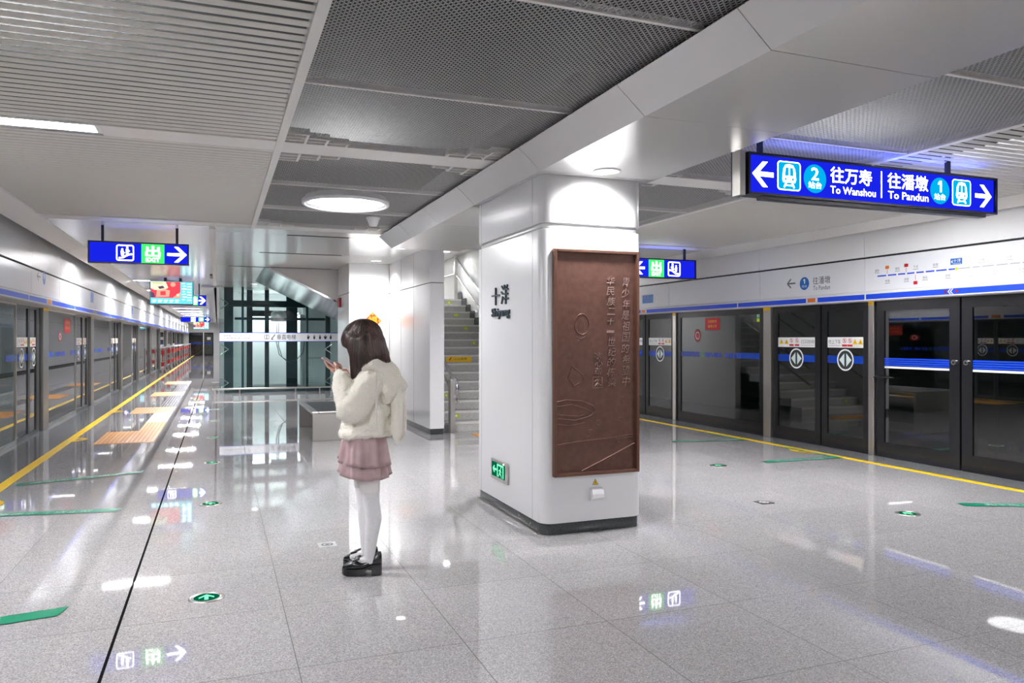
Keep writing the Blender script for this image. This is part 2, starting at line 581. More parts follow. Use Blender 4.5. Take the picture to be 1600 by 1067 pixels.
MB().box(XL - 3.4, XL, YB, YF, -1.2, -1.15, 'tunnel').build('floor_track_left', kind='structure')
MB().box(XR, XR + 3.4, YB, YF, -1.2, -1.15, 'tunnel').build('floor_track_right', kind='structure')

# ---- slatted fields (blades lean so that their lit lower lip faces the hall's far end)
def slats(name, x0, x1, y0, y1):
    mb = MB()
    n = round((y1 - y0) / .0915)
    p = (y1 - y0) / n
    for i in range(n):
        y = y0 + p * (i + 1)
        mb.prism([(y - .042, Z0 + .0085), (y - .013, Z0 + .0005), (y, Z0), (y, Z0 + .0025), (y - .012, Z0 + .003), (y - .042, Z0 + .0105)], 'x', x0, x1)
    return mb.build(name, 'slat_white', kind='structure')
E_ = 10.06
for k, (y0, y1) in enumerate(((-2.45, 1.46), (1.78, 5.75), (6.07, E_))):
    slats('ceiling_slats_left', -1.95, .40, y0, y1)
    slats('ceiling_slats_right', 5.06, 7.42, y0, y1)
slats('ceiling_slats_left', -1.95, .40, YB, -2.79)
slats('ceiling_slats_right', 5.06, 7.42, YB, -2.79)

# ---- expanded metal fields: long hexagonal holes, staggered column by column
def mesh_panel(name, x0, x1, y0, y1):
    px, py, t, th = .0176, .0345, .0019, .0018
    nx, ny = int((x1 - x0) / px), int((y1 - y0) / py)
    px, py = (x1 - x0) / nx, (y1 - y0) / ny
    i, j = np.meshgrid(np.arange(nx), np.arange(ny), indexing='ij')
    i, j = i.ravel(), j.ravel()
    cx = x0 + (i + .5) * px
    cy = y0 + (j + .5) * py + np.where(i % 2, .25, -.25) * py
    # outer cell is a stretched hexagon that tiles; inner hole is smaller
    def hexa(ax, ay):
        return np.array([(-ax, -ay * .30), (-ax, ay * .30), (0 * ax - ax * .0, ay), (ax, ay * .30), (ax, -ay * .30), (0, -ay)])
    out = np.array([(-.5 * px, -.30 * py), (-.5 * px, .30 * py), (0, .52 * py), (.5 * px, .30 * py), (.5 * px, -.30 * py), (0, -.52 * py)])
    inn = np.array([(-.5 * px + t, -.25 * py), (-.5 * px + t, .25 * py), (0, .42 * py), (.5 * px - t, .25 * py), (.5 * px - t, -.25 * py), (0, -.42 * py)])
    n = len(cx)
    base = np.stack([cx, cy], 1)[:, None, :]
    O, I = base + out, base + inn
    V = np.zeros((n, 18, 3), dtype=np.float32)
    V[:, 0:6, :2] = O; V[:, 0:6, 2] = Z0
    V[:, 6:12, :2] = I; V[:, 6:12, 2] = Z0
    V[:, 12:18, :2] = I; V[:, 12:18, 2] = Z0 + th
    V[:, :, 1] = np.clip(V[:, :, 1], y0, y1)
    org = np.array([(x0 + x1) / 2, (y0 + y1) / 2, Z0], dtype=np.float32)
    V -= org
    q = []
    for k in range(6):
        l = (k + 1) % 6
        q.append((k, l, 6 + l, 6 + k))
        q.append((6 + k, 6 + l, 12 + l, 12 + k))
    F = (np.array(q)[None] + (np.arange(n) * 18)[:, None, None]).reshape(-1)
    nf = n * 12
    me = bpy.data.meshes.new(name)
    me.vertices.add(n * 18); me.vertices.foreach_set('co', V.ravel())
    me.loops.add(nf * 4); me.loops.foreach_set('vertex_index', F.astype(np.int32))
    me.polygons.add(nf); me.polygons.foreach_set('loop_start', np.arange(0, nf * 4, 4, dtype=np.int32))
    me.polygons.foreach_set('loop_total', np.full(nf, 4, dtype=np.int32))
    me.update(calc_edges=True)
    me.materials.append(M['mesh_grey'])
    o = bpy.data.objects.new(name, me); C.objects.link(o)
    o.location = [float(v) for v in org]; o['kind'] = 'structure'
    return o
LX0, LX1, RX0, RX1 = .455, 2.12, 3.36, 5.0
joints_ = [-2.45, -1.15, .15, 1.46, 1.78, 2.99, 4.39, 5.75, 6.07, 7.36, 8.75, 10.06]
for y0, y1 in zip(joints_[:-1], joints_[1:]):
    if y1 - y0 < .5 or y1 < 0:
        continue
    mesh_panel('ceiling_mesh_left', LX0, LX1, y0, y1)
    mesh_panel('ceiling_mesh_right', RX0, RX1, y0, y1)
for a_, b_ in ((LX0, LX1), (RX0, RX1)):          # solid panels behind the camera
    MB().box(a_, b_, YB, .15, Z0, Z0 + .01, 'mesh_grey').build('ceiling_panel', kind='structure')

# ---- grid bars, lattice corners
mb = MB()
for x0, x1 in ((.40, .455), (5.0, 5.06)):
    mb.box(x0, x1, YB, 10.4, Z0 - .0135, Z0 + .05)
for y in joints_:
    if all(abs(y - b) > .25 for b in BAR):
        mb.box(LX0, LX1, y - .011, y + .011, Z0 - .008, Z0 + .03)
        mb.box(RX0, RX1, y - .011, y + .011, Z0 - .008, Z0 + .03)
for b in BAR:
    hw = .16
    mb.box(.456, 2.12, b - hw, b + hw, Z0 - .012, Z0 + .04)
    mb.box(3.36, 4.999, b - hw, b + hw, Z0 - .012, Z0 + .04)
    mb.box(-1.95, .399, b - hw, b - hw + .02, Z0 - .012, Z0 + .04)
    mb.box(-1.95, .399, b + hw - .02, b + hw, Z0 - .012, Z0 + .04)
    mb.box(-.75, .399, b - hw + .02, b + hw - .02, Z0 - .010, Z0 + .04)
    mb.box(5.061, 7.42, b - hw, b - hw + .02, Z0 - .012, Z0 + .04)
    mb.box(5.061, 7.42, b + hw - .02, b + hw, Z0 - .012, Z0 + .04)
    if b > 10:
        mb.box(-1.95, -.75, b - hw + .02, b + hw - .02, Z0 - .010, Z0 + .04); mb.box(5.061, 7.42, b - hw + .02, b + hw - .02, Z0 - .010, Z0 + .04)
    elif b > 5:
        mb.box(5.061, 5.33, b - hw + .02, b + hw - .02, Z0 - .010, Z0 + .04); mb.box(6.57, 7.42, b - hw + .02, b + hw - .02, Z0 - .010, Z0 + .04)
    else:
        mb.box(5.061, 6.22, b - hw + .02, b + hw - .02, Z0 - .010, Z0 + .04)
mb.build('ceiling_grid', 'grid_white', kind='structure')
def lattice(x, b, dx, dy):
    mb = MB()
    t, cw, ch = .018, .15, .088
    y0 = b + dy * .161
    for c, rows in enumerate((3, 2, 1)):
        xa = x + dx * (.0015 + cw * c)
        for r in range(rows):
            mb.box(xa, xa + dx * (cw - t), y0 + dy * (ch * (r + 1) - t), y0 + dy * ch * (r + 1), Z0 - .0145, Z0 + .03)
        mb.box(xa + dx * (cw - t), xa + dx * cw, y0, y0 + dy * ch * rows, Z0 - .0145, Z0 + .03)
    return mb
mbl = MB()
for b in BAR[1:]:
    for x, dx in ((.455, 1), (2.12, -1), (3.36, 1), (5.0, -1)):
        for dy in (-1, 1):
            if b > 10 and dy > 0:
                continue
            q = lattice(x, b, dx, dy)
            mbl.raw(q.v, q.f)
mbl.build('ceiling_lattice', 'grid_white', kind='structure')

# ---- slanted trims where the slats stop short of the walls
for nm, s_ in (('trim_5', 1), ('trim_6', -1)):
    def X(x): return x if s_ > 0 else 2 * 2.74 - x
    mb = MB()
    segs = np.arange(YB, YF, 2.85)
    for y in segs:
        mb.prism([(X(-1.90), Z0 + .05), (X(-1.94), Z0 - .012), (X(-2.20), Z0 - .085), (X(-2.225), Z0 - .07), (X(-1.97), Z0 + .05)], 'y', y, min(y + 2.846, YF))
    mb.build(nm, 'grid_white', kind='structure')

# ---- plain ceilings beyond the grid
def panels(name, x0, x1, ys, m, z=Z0):
    mb = MB()
    for y0, y1 in zip(ys[:-1], ys[1:]):
        mb.box(x0, x1, y0 + .004, y1 - .004, z, z + .03)
    return mb.build(name, m, kind='structure')
panels('ceiling_left', -1.93, -.10, [10.38, 15.1, 19.2, 24.4, 28.5, 33.3, 38.3, 43.5, 48, 53, 58, 63, 68, 75], 'beam_panel')
panels('ceiling_lobby', -.03, 3.1, [10.38, 10.95, 13.3, 16.0, 20.0], 'silver_ceiling')
panels('ceiling_lobby', -.03, 3.1, [20.0, 22.2, 26, 40, 75], 'beam_panel')
panels('ceiling_right', 3.36, 7.42, [10.38, 11.6], 'beam_panel')
panels('ceiling_right', 5.16, 7.42, [11.6, 15.1, 20.3], 'beam_panel')
panels('ceiling_right', 3.36, 7.42, [20.3, 24.4, 33.3, 43.5, 53, 63, 75], 'beam_panel')
MB().box(3.345, 5.16, 11.58, 11.64, Z0 - .02, 3.45, 'white_wall').build('trim_9', kind='structure')
MB().box(5.15, 5.3, 11.64, 13.6, Z0 - .02, 3.45, 'white_wall').build('trim_10', kind='structure')
MB().box(3.10, 3.345, 11.6, 20.2, 3.25, 3.45, 'white_wall').build('trim_11', kind='structure')
mb = MB()
mb.box(-.10, -.03, 10.38, 22.2, Z0 - .05, Z0 + .03, 'grid_white')
mb.box(-.16, -.10, 18.2, 19.0, Z0 - .03, Z0 + .02, 'black_frame')
mb.box(-.4, .12, 22.0, 22.2, Z0 - .05, Z0 + .02, 'grid_white')
for y, xa, xb in ((10.95, .9, 1.75), (13.3, .65, 2.0), (16.0, .2, 2.2)):
    mb.box(xa, xb, y - .02, y + .02, Z0 - .006, Z0, 'dark_gap')
mb.build('trim_7', kind='structure')

# ---- the beam over the columns, with flared side cheeks
mb = MB()
cuts = [YB, -2.6, 1.2, 2.67, 3.72, 5.2, 6.75, 8.0, 9.2, 10.4]
for y0, y1 in zip(cuts[:-1], cuts[1:]):
    mb.prism([(2.25, 2.76), (3.23, 2.76), (3.41, 2.915), (3.38, 2.93), (2.10, 2.93), (2.07, 2.915)], 'y', y0 + .0025, y1 - .0025)
mb.build('ceiling_beam', 'beam_panel', kind='structure')
MB().box(2.26, 3.22, YB + .1, 10.38, 2.80, 3.3, 'dark_gap').build('ceiling_beam_core', kind='structure')

# ---- side walls above the screen doors
def side_wall(left):
    s_ = 1 if left else -1
    X = -2.42 if left else 7.78
    zb, z1, z2 = (2.010, 2.50, 3.6) if left else (1.985, 2.545, 3.6)
    root = struct('wall_left' if left else 'wall_right', (X, 0, 0))
    back = X - s_ * .32
    seams = ([-4, -.2, 3.6, 7.9, 12.27, 14.3, 18.4, 20.9, 24.8, 28.6, 33, 37, 42, 47, 52, 57, 62, 67, YF] if left
             else [-4, -.4, 2.9, 5.3, 7.46, 9.49, 12.0, 14.2, 16.7, 20, 24, 28, 33, 38, 43, 48, 53, 58, 63, 68, YF])
    seams[0] = YB
    lo, hi = MB(), MB()
    for y0, y1 in zip(seams[:-1], seams[1:]):
        lo.box(X, back, y0 + .003, y1 - .003, zb + .13, z1 - .012, 'white_fascia')
        hi.box(X + s_ * .012, back, y0 + .003, y1 - .003, z1 + .012, z2, 'upper_panel')
    lo.build('route_fascia', None, root)
    hi.build('upper_cladding', None, root)
    MB().box(X - s_ * .03, back, YB, YF, zb + .02, z2, 'dark_gap').build('backing', None, root)
    k = MB()
    k.prism([(X, zb + .128), (X + s_ * .03, zb + .10), (X + s_ * .03, zb + .012), (X, zb), (back, zb), (back, zb + .128)], 'y', YB, YF, 'white_fascia')
    k.build('kick_rail', None, root)
    st = MB()
    st.box(X + s_ * .03, X + s_ * .033, YB, YF, zb + .025, zb + .09, 'blue_line')
    st.build('blue_stripe', None, root)
    return root, X, zb
WL, XFL, ZBL = side_wall(True)
WR, XFR, ZBR = side_wall(False)

# marks on the right fascia
a = Art((XFR, 0, 0), (0, -1, 0), (0, 0, 1))
a.line((-8.89, 2.31), (-8.72, 2.31), .022, 'grey_print'); a.line((-8.885, 2.31), (-8.81, 2.375), .022, 'grey_print'); a.line((-8.885, 2.31), (-8.81, 2.245), .022, 'grey_print')
a.disc(-8.54, 2.292, .092, None, 'blue_tag')
a.text('1', -8.565, 2.29, -8.525, 2.355, 'white_paint', .002, .03); a.text('站台', -8.59, 2.235, -8.49, 2.272, 'white_paint', .002)
a.text('往潘墩', -8.375, 2.265, -8.05, 2.37, 'grey_print', .001, .01)
a.text('To Pandun', -8.37, 2.185, -8.055, 2.245, 'grey_print', .001, .01)
a.text('往潘墩', -13.0, 2.29, -12.72, 2.38, 'faint_print'); a.rect(-12.95, 2.20, -12.55, 2.36, 'blue_tag')
a.build('direction_print', None, WR)
a = Art((XFR, 0, 0), (0, -1, 0), (0, 0, 1))
zr, ya, yc, ye = 2.296, -7.26, -6.16, -5.1
a.line((ya, zr), (yc, zr), .017, 'blue_line'); a.line((yc, zr), (ye, zr), .013, 'faint_print')
st_up = {-7.27: '潘墩', -6.96: '樟岚', -6.70: '下洋', -6.43: '航城', -5.86: '古槐', -5.55: '沙京'}
st_dn = {-7.11: '林浦', -6.83: '梁厝', -6.57: '营前', -6.27: '郑和', -5.98: '江田', -5.70: '漳港', -5.42: '壶井'}
for y, t in st_up.items():
    m_ = 'grey_print' if y < -6.2 else 'faint_print'
    a.text(t, y - .03, zr + .055, y + .035, zr + .088, m_); a.rect(y - .035, zr + .040, y + .04, zr + .045, m_)
for y, t in st_dn.items():
    m_ = 'grey_print' if y < -6.2 else 'faint_print'
    a.text(t, y - .03, zr - .085, y + .035, zr - .052, m_); a.rect(y - .035, zr - .100, y + .04, zr - .095, m_)
for y in (-7.11, -6.96, -6.83, -6.70, -6.57, -6.43, -6.27, -5.98, -5.86, -5.70, -5.55, -5.42):
    a.disc(y, zr, .013, None, 'white_paint', .002, 12)
a.disc(yc, zr, .018, None, 'lime', .002, 14)
for y, z_, m_ in ((-7.11, .10, 'orange'), (-6.83, .10, 'red'), (-6.70, -.12, 'red')):
    a.rrect(y - .028, zr + z_ - .020, y + .028, zr + z_ + .020, .008, m_); a.line((y, zr + z_ * .2), (y, zr + z_ * .7), .006, 'red')
a.rect(-6.235, 2.345, -6.09, 2.415, 'blue_tag'); a.text('十洋', -6.20, 2.37, -6.105, 2.408, 'white_paint', .002); a.text('Shiyang', -6.20, 2.35, -6.105, 2.364, 'white_paint', .002)
a.poly([(-6.228, 2.38), (-6.208, 2.40), (-6.208, 2.36)], 'white_paint', .002)
a.build('route_map', None, WR)
a = Art((XFR - .034, 0, 0), (0, -1, 0), (0, 0, 1))
zc = ZBR + .057
for y in (-6.27, -6.13):
    a.disc(y, zc, .018, None, 'red_deep', .002, 16)
a.rect(-6.25, zc - .03, -6.15, zc + .03, 'blue_line', .0012)
for y in (-6.235, -6.205):
    a.poly([(y - .01, zc), (y + .02, zc + .03), (y + .035, zc + .03), (y + .005, zc), (y + .035, zc - .03), (y + .02, zc - .03)], 'white_paint', .002)
for y in (-8.36, -12.85):
    a.rect(y - .11, zc - .03, y + .11, zc + .03, 'white_fascia', .0012); a.rect(y - .08, zc - .026, y + .07, zc + .028, 'orange', .002)
for y in (-9.98, -7.42, -4.9):
    a.rect(y - .012, zc - .035, y + .012, zc + .035, 'white_fascia', .002)
a.build('stripe_marker', None, WR)
# marks on the left fascia
a = Art((XFL, 0, 0), (0, 1, 0), (0, 0, 1))
a.line((12.62, 2.41), (12.86, 2.41), .022, 'grey_print'); a.line((12.63, 2.41), (12.73, 2.47), .022, 'grey_print'); a.line((12.63, 2.41), (12.73, 2.35), .022, 'grey_print')
a.disc(13.1, 2.41, .1, None, 'blue_tag'); a.text('1', 13.06, 2.40, 13.12, 2.47, 'white_paint', .002, .03)
a.text('往潘墩', 13.35, 2.40, 13.85, 2.47, 'faint_print'); a.text('To Pandun', 13.35, 2.34, 13.85, 2.38, 'faint_print')
a.line((14.55, 2.30), (16.6, 2.30), .014, 'faint_print')
for q in range(9):
    a.rect(14.6 + q * .22, 2.34, 14.7 + q * .22, 2.36, 'faint_print')
a.rect(15.9, 2.36, 16.05, 2.42, 'faint_print'); a.rect(17.55, 2.26, 17.95, 2.47, 'blue_tag')
a.rect(25.4, 2.26, 25.9, 2.47, 'blue_tag')
a.build('direction_print', None, WL)
a = Art((XFL + .034, 0, 0), (0, 1, 0), (0, 0, 1))
zc = ZBL + .057
for y in (13.3, 17.9, 22.9, 28.3, 33.5):
    a.rect(y - .2, zc - .04, y + .2, zc + .04, 'white_fascia', .0012); a.rect(y - .12, zc - .035, y + .12, zc + .04, 'orange' if y < 15 else 'dark_metal', .002)
for y in (11.95, 15.5, 20.3, 25.5):
    a.rect(y - .02, zc - .035, y + .02, zc + .035, 'white_fascia', .002)
a.build('stripe_marker', None, WL)

# ---- platform screen doors ------------------------------------------------
def emblem(a, cx, cz, r, w=.002):
    a.ring(cx, cz, r * .86, r, 'white_paint', w, 36, 1.02)
    a.disc(cx, cz, r * .86, r * .88, 'granite_dark', w - .0004, 36)
    for q in (-1, 1):
        a.poly([(cx + q * r * .12, cz + r * .62), (cx + q * r * .12, cz - r * .62), (cx + q * r * .74, cz)], 'pale_film', w)

def notice(a, x0, x1, z0, z1, txt, words_left):
    """white strip: warning triangles, round prohibition marks and words"""
    a.rect(x0, z0, x1, z1, 'white_paint', .002)
    L = x1 - x0
    def X(q): return x0 + L * (1 - q if words_left else q)
    def tri(cx, cz, h):
        a.poly([(cx - h * .58, cz - h * .5), (cx + h * .58, cz - h * .5), (cx, cz + h * .5)], 'warn_yellow', .003)
        a.poly([(cx - h * .08, cz - h * .28), (cx + h * .08, cz - h * .28), (cx, cz + h * .22)], 'black_print', .0036)
    cz = (z0 + z1) / 2
    for q in (.09, .235):
        tri(X(q), cz + .012, .075)
    for q in (.37, .52):
        a.ring(X(q), cz + .024, .027, .033, 'red', .003, 20); a.line((X(q) - .02, cz + .044), (X(q) + .02, cz + .004), .006, 'red', .0034)
        a.line((X(q), cz + .04), (X(q), cz + .006), .012, 'grey_print', .003)
        a.rect(X(q) - .045, cz - .055, X(q) + .045, cz - .028, 'red', .003)
    xs = sorted((X(.63), X(.97)))
    a.text(txt, xs[0], cz - .022, xs[1], cz + .04, 'grey_print', .003)
    a.rect(xs[0], cz - .047, xs[1], cz - .040, 'faint_print', .003)

def frame_box(mb, X, s_, ya, yb, z0, z1, t=.075, b=.10, d_=.035, m='black_frame'):
    x0, x1 = X, X - s_ * d_
    mb.box(x0, x1, ya, ya + t, z0, z1, m); mb.box(x0, x1, yb - t, yb, z0, z1, m)
    mb.box(x0, x1, ya + t, yb - t, z0, z0 + b, m); mb.box(x0, x1, ya + t, yb - t, z1 - t, z1, m)

counts = {'d': 0, 'w': 0}
def leaf(left, ya, yb, kind, detail=True, edge='far'):
    """one screen pane: kind 'slide', 'fixed' or 'hinge'"""
    s_ = 1 if left else -1
    X = XL if left else XR
    X0 = X if kind != 'slide' else X - s_ * .02
    zt = 2.02 if left else 1.99
    if kind == 'fixed':
        counts['w'] += 1; root = struct('window_%d' % counts['w'], (X0, (ya + yb) / 2, 0))
    else:
        counts['d'] += 1; root = struct('door_%d' % counts['d'], (X0, (ya + yb) / 2, 0))
    mb = MB()
    if left:
        t = .03 if kind == 'fixed' else .05
        frame_box(mb, X0, s_, ya, yb, .005, zt, t, .05, .035, 'steel' if kind == 'fixed' else 'dark_metal')
        if kind == 'slide':       # broad dark closing stile
            if edge == 'far':
                mb.box(X0 + .002, X0 - .035, yb - .24, yb, .005, zt, 'dark_metal')
            mb.box(X0 + .004, X0 - .035, yb - .03 if edge == 'far' else ya, yb if edge == 'far' else ya + .03, .005, zt, 'black_frame')
    else:
        t = .13 if kind == 'hinge' else .10
        frame_box(mb, X0, s_, ya, yb, .005, zt, t, .19, .035)
    mb.build('frame', None, root)
    MB().box(X0 - s_ * .014, X0 - s_ * .024, ya + t - .005, yb - t + .005, .05, zt - t + .005, 'door_glass').build('pane', None, root)
    if not detail:
        return root
    xd = (0, 1, 0) if left else (0, -1, 0)
    a = Art((X0 - s_ * .012, 0, 0), xd, (0, 0, 1))
    def rel(y): return y if left else -y
    pa, pb = sorted((rel(ya + t), rel(yb - t)))
    c = (pa + pb) / 2
    if kind == 'slide':
        first = (edge == 'near') if not left else (edge == 'far')
        notice(a, pa, pb, 1.385, 1.528, '灯闪铃响' if first else '勿上下车', not first)
        a.build('notice_strip', None, root)
        a = Art((X0 - s_ * .012, 0, 0), xd, (0, 0, 1))
        a.rect(pa, 1.175, pb, 1.275, 'blue_film', .0008)
        for q in range(4):
            a.rect(pa, 1.19 + q * .022, pa + .12, 1.194 + q * .022, 'granite_dark', .0012)
        a.build('blue_film', None, root)
        a = Art((X0 - s_ * .012, 0, 0), xd, (0, 0, 1))
        emblem(a, c, 1.22, .145)
        a.build('door_emblem', None, root)
    elif kind == 'hinge':
        a.rect(pa, 1.135, pb, 1.16, 'white_paint', .002)
        for q in range(4):
            a.rect(pa, 1.168 + q * .026, pb, 1.186 + q * .026, 'blue_line', .002)
        a.build('stripe_film', None, root)
        yk = (ya + .065) if edge == 'near' else (yb - .065)
        k = MB()
        k.tube([(X0 + s_ * .001, yk, 1.235), (X0 + s_ * .02, yk, 1.235)], .03, 20, 'bright_steel')
        k.tube([(X0 + s_ * .02, yk, 1.235), (X0 + s_ * .024, yk, 1.235)], .013, 12, 'black_frame')
        k.build('lock', None, root)
        k = MB()
        yh = (yb - .02) if edge == 'near' else (ya + .02)
        k.tube([(X0 + s_ * .002, yh, 1.02), (X0 + s_ * .05, yh, 1.02), (X0 + s_ * .05, yh + (-.3 if edge == 'near' else .3), 1.02)], .012, 8, 'black_frame')
        k.build('push_bar', None, root)
    else:
        a.rect(pa, 1.19, pa + .55, 1.28, 'blue_film', .0008); a.rect(pb - .55, 1.19, pb, 1.28, 'blue_film', .0008)
        for q in range(4):
            a.rect(pa, 1.20 + q * .02, pb - .0 if False else pa + .55, 1.204 + q * .02, 'granite_dark', .0012)
        a.build('blue_film', None, root)
        a = Art((X0 - s_ * .012, 0, 0), xd, (0, 0, 1))
        a.ring(pa + .66, 1.235, .028, .042, 'green_tape', .001); a.line((pa + .645, 1.225), (pa + .675, 1.25), .014, 'green_tape')
        a.text('绿色', pa + .74, 1.19, pa + .95, 1.275, 'blue_line', .001, .02); a.text('地铁', pa + .97, 1.19, pa + 1.18, 1.275, 'blue_line', .001, .02)
        a.text('幸福', pa + 1.26, 1.19, pa + 1.46, 1.275, 'blue_line', .001, .02); a.text('家园', pa + 1.48, 1.19, pa + 1.68, 1.275, 'blue_line', .001, .02)
        a.build('slogan', None, root)
    return root

def post(left, ya, yb):
    s_ = 1 if left else -1
    X = XL if left else XR
    zt = 2.02 if left else 1.99
    counts['p'] = counts.get('p', 0) + 1
    mb = MB()
    mb.box(X + s_ * .03, X - s_ * .10, ya, yb, .004, zt, 'post_steel' if left else 'steel')
    o = mb.build('trim_post_%d' % counts['p'], bevel=.006, kind='structure')
    b = MB().box(X + s_ * .031, X + s_ * .033, ya + .005, yb - .005, zt - .05, zt, 'warn_yellow').build('yellow_tab', None, o)
    return o

# right-hand screens
post(False, 11.90, 12.00)
leaf(False, 9.52, 11.88, 'fixed')
post(False, 9.335, 9.50)
leaf(False, 8.365, 9.33, 'slide', edge='near')
leaf(False, 7.50, 8.335, 'slide', edge='far')
post(False, 7.385, 7.475)
leaf(False, 6.20, 7.38, 'hinge', edge='near')
leaf(False, 4.99, 6.175, 'hinge', edge='far')
post(False, 4.88, 4.97)
leaf(False, 3.92, 4.87, 'slide', edge='near'); leaf(False, 2.94, 3.90, 'slide', edge='far')
post(False, 2.82, 2.92)
for y in (.3, -2.2, -4.7):
    leaf(False, y, y + 2.5, 'fixed', False)
leaf(False, 13.05, 14.0, 'slide', edge='near'); leaf(False, 12.02, 13.02, 'slide', edge='far')
post(False, 14.02, 14.16)
for k in range(5):
    y = 14.2 + k * 4.6
    leaf(False, y, y + 2.4, 'fixed', k < 1); leaf(False, y + 2.42, y + 4.4, 'slide', False); post(False, y + 4.42, y + 4.56)
# left-hand screens
lp = [-5.2, -.3, 4.6, 9.5, 14.3, 19.3, 25.0, 30.2, 35.6, 41, 46.5, 52, 58, 64, 70]
for k, y in enumerate(lp[:-1]):
    y2 = lp[k + 1]
    near = 1 <= k <= 6
    post(True, y, y + .42)
    f = y + .44 + (y2 - y) * .57
    leaf(True, y + .44, f, 'fixed', near and k in (3, 4, 5))
    m_ = (f + y2) / 2 + .04
    leaf(True, f + .02, m_, 'slide', near, edge='near')
    leaf(True, m_ + .02, y2 - .02, 'slide', near, edge='far')
# stickers on the panes
a = Art((XR + .012, 0, 0), (0, -1, 0), (0, 0, 1))
a.rect(-9.70, 1.835, -9.60, 1.91, 'green_tape', .001); a.text('15', -9.685, 1.85, -9.615, 1.9, 'white_paint', .002, .03); a.rect(-9.70, 1.775, -9.60, 1.825, 'lime', .001)
tag(a.build('gate_number_sticker'), 'green sticker reading 15 over a lime square on the dark glass screen', 'sticker')
a = Art((XR + .012, 0, 0), (0, -1, 0), (0, 0, 1))
a.rect(-11.05, 1.655, -10.64, 1.865, 'red', .001); a.text('主题教育', -10.97, 1.78, -10.72, 1.83, 'gold', .002); a.text('福满人家', -10.97, 1.70, -10.72, 1.75, 'gold', .002)
a.rect(-11.05, 1.655, -10.9, 1.667, 'navy', .002)
tag(a.build('wall_poster'), 'red poster with yellow writing stuck high on the dark glass screen beside the number 15', 'poster')
a = Art((XR + .012, 0, 0), (0, -1, 0), (0, 0, 1))
a.disc(-11.27, 1.565, .10, .115, 'red_deep', .001); a.ring(-11.27, 1.565, .05, .062, 'pale_film', .0015, 20, 1.1); a.disc(-11.27, 1.56, .03, .05, 'red', .0015)
tag(a.build('round_sticker'), 'round dark red sticker below the red poster on the right-hand glass screen', 'sticker')
a = Art((XL - .012, 0, 0), (0, 1, 0), (0, 0, 1))
a.rect(16.35, 1.62, 17.0, 1.90, 'red', .001); a.text('主题教育', 16.45, 1.79, 16.9, 1.85, 'gold', .002); a.text('福满人家', 16.45, 1.69, 16.9, 1.75, 'gold', .002)
tag(a.build('wall_poster'), 'red poster stuck high on the bright glass screen of the left platform', 'poster')
a = Art((XL - .012, 0, 0), (0, 1, 0), (0, 0, 1))
a.disc(15.95, 1.55, .16, .09, 'red_deep', .001); a.ring(15.95, 1.55, .07, .09, 'pale_film', .0015, 20, .6)
tag(a.build('round_sticker'), 'round dark red sticker beside the red poster on the left-hand glass screen', 'sticker')

# ---- stair enclosure ------------------------------------------------------
def clad(name, boxes, base):
    """white metal cladding in two tiers over a dark skirting"""
    mb = MB()
    x0, x1, y0, y1 = boxes
    mb.box(x0 + .012, x1 - .012, y0 + .012, y1 - .012, 0, .09, 'granite_dark')
    mb.box(x0 + .012, x1 - .012, y0 + .012, y1 - .012, .09, 3.25, 'dark_gap')
    mb.box(x0, x1, y0, y1, .09, 2.385, 'white_panel'); mb.box(x0, x1, y0, y1, 2.395, 3.3, 'white_panel')
    return mb.build(name, bevel=.006, kind='structure')
clad('wall_stair_left', (3.105, 3.340, 11.55, 20.0), True)
clad('wall_lobby', (2.33, 3.10, 14.56, 16.0), True)
mb = MB()
for y in (12.6, 13.55):
    mb.box(3.1035, 3.1055, y, y + .004, .09, Z0, 'dark_gap')
mb.build('trim_8', kind='structure')
clad('wall_core', (2.75, 3.0, 26.2, 75.0), True)
MB().box(5.15, 5.3, 13.6, 20.2, 0, 3.6, 'white_wall').build('wall_stair_right', kind='structure')
MB().box(3.345, 5.15, 20.1, 20.3, 0, 3.6, 'white_wall').build('wall_stair_end', kind='structure')
# underside of the upper flight, seen over the lift lobby
mb = MB()
mb.prism([(.62, 3.07), (3.10, 1.88), (3.10, 1.92), (.62, 3.11)], 'y', 16.0, 20.0, 'bright_steel')
mb.prism([(.70, 3.075), (3.10, 1.925), (3.10, 3.3), (.70, 3.3)], 'y', 16.01, 16.10, 'white_wall')
mb.build('ceiling_stair_soffit', kind='structure')
# ================================================================ THINGS
# ---- lamps
def linear_lamp(x0, x1, y, m='lamp_line', z=Z0, hw=.085):
    t = thing('linear_ceiling_lamp', '', 'ceiling lamp', ((x0 + x1) / 2, y, z), 'linear lamps in the ceiling')
    MB().box(x0 + .01, x1 - .01, y - hw, y + hw, z - .004, z + .02, m).build('diffuser', None, t)
    mb = MB()
    mb.box(x0 - .03, x0 + .008, y - hw - .015, y + hw + .015, z - .012, z + .03); mb.box(x1 - .008, x1 + .03, y - hw - .015, y + hw + .015, z - .012, z + .03)
    mb.box(x0, x1, y - hw - .02, y - hw - .002, z - .010, z + .03); mb.box(x0, x1, y + hw + .002, y + hw + .02, z - .010, z + .03)
    mb.build('housing', 'grid_white', t)
    return t
l0 = linear_lamp(-1.94, -.77, 5.88)
l0['label'] = 'bright linear lamp in the slatted ceiling at the left'
l1 = linear_lamp(-2.0 + .08, -.83, 15.35, 'lamp_slim', Z0 - .006, .048)
l1['label'] = 'linear lamp in the plain ceiling just behind the left exit sign'
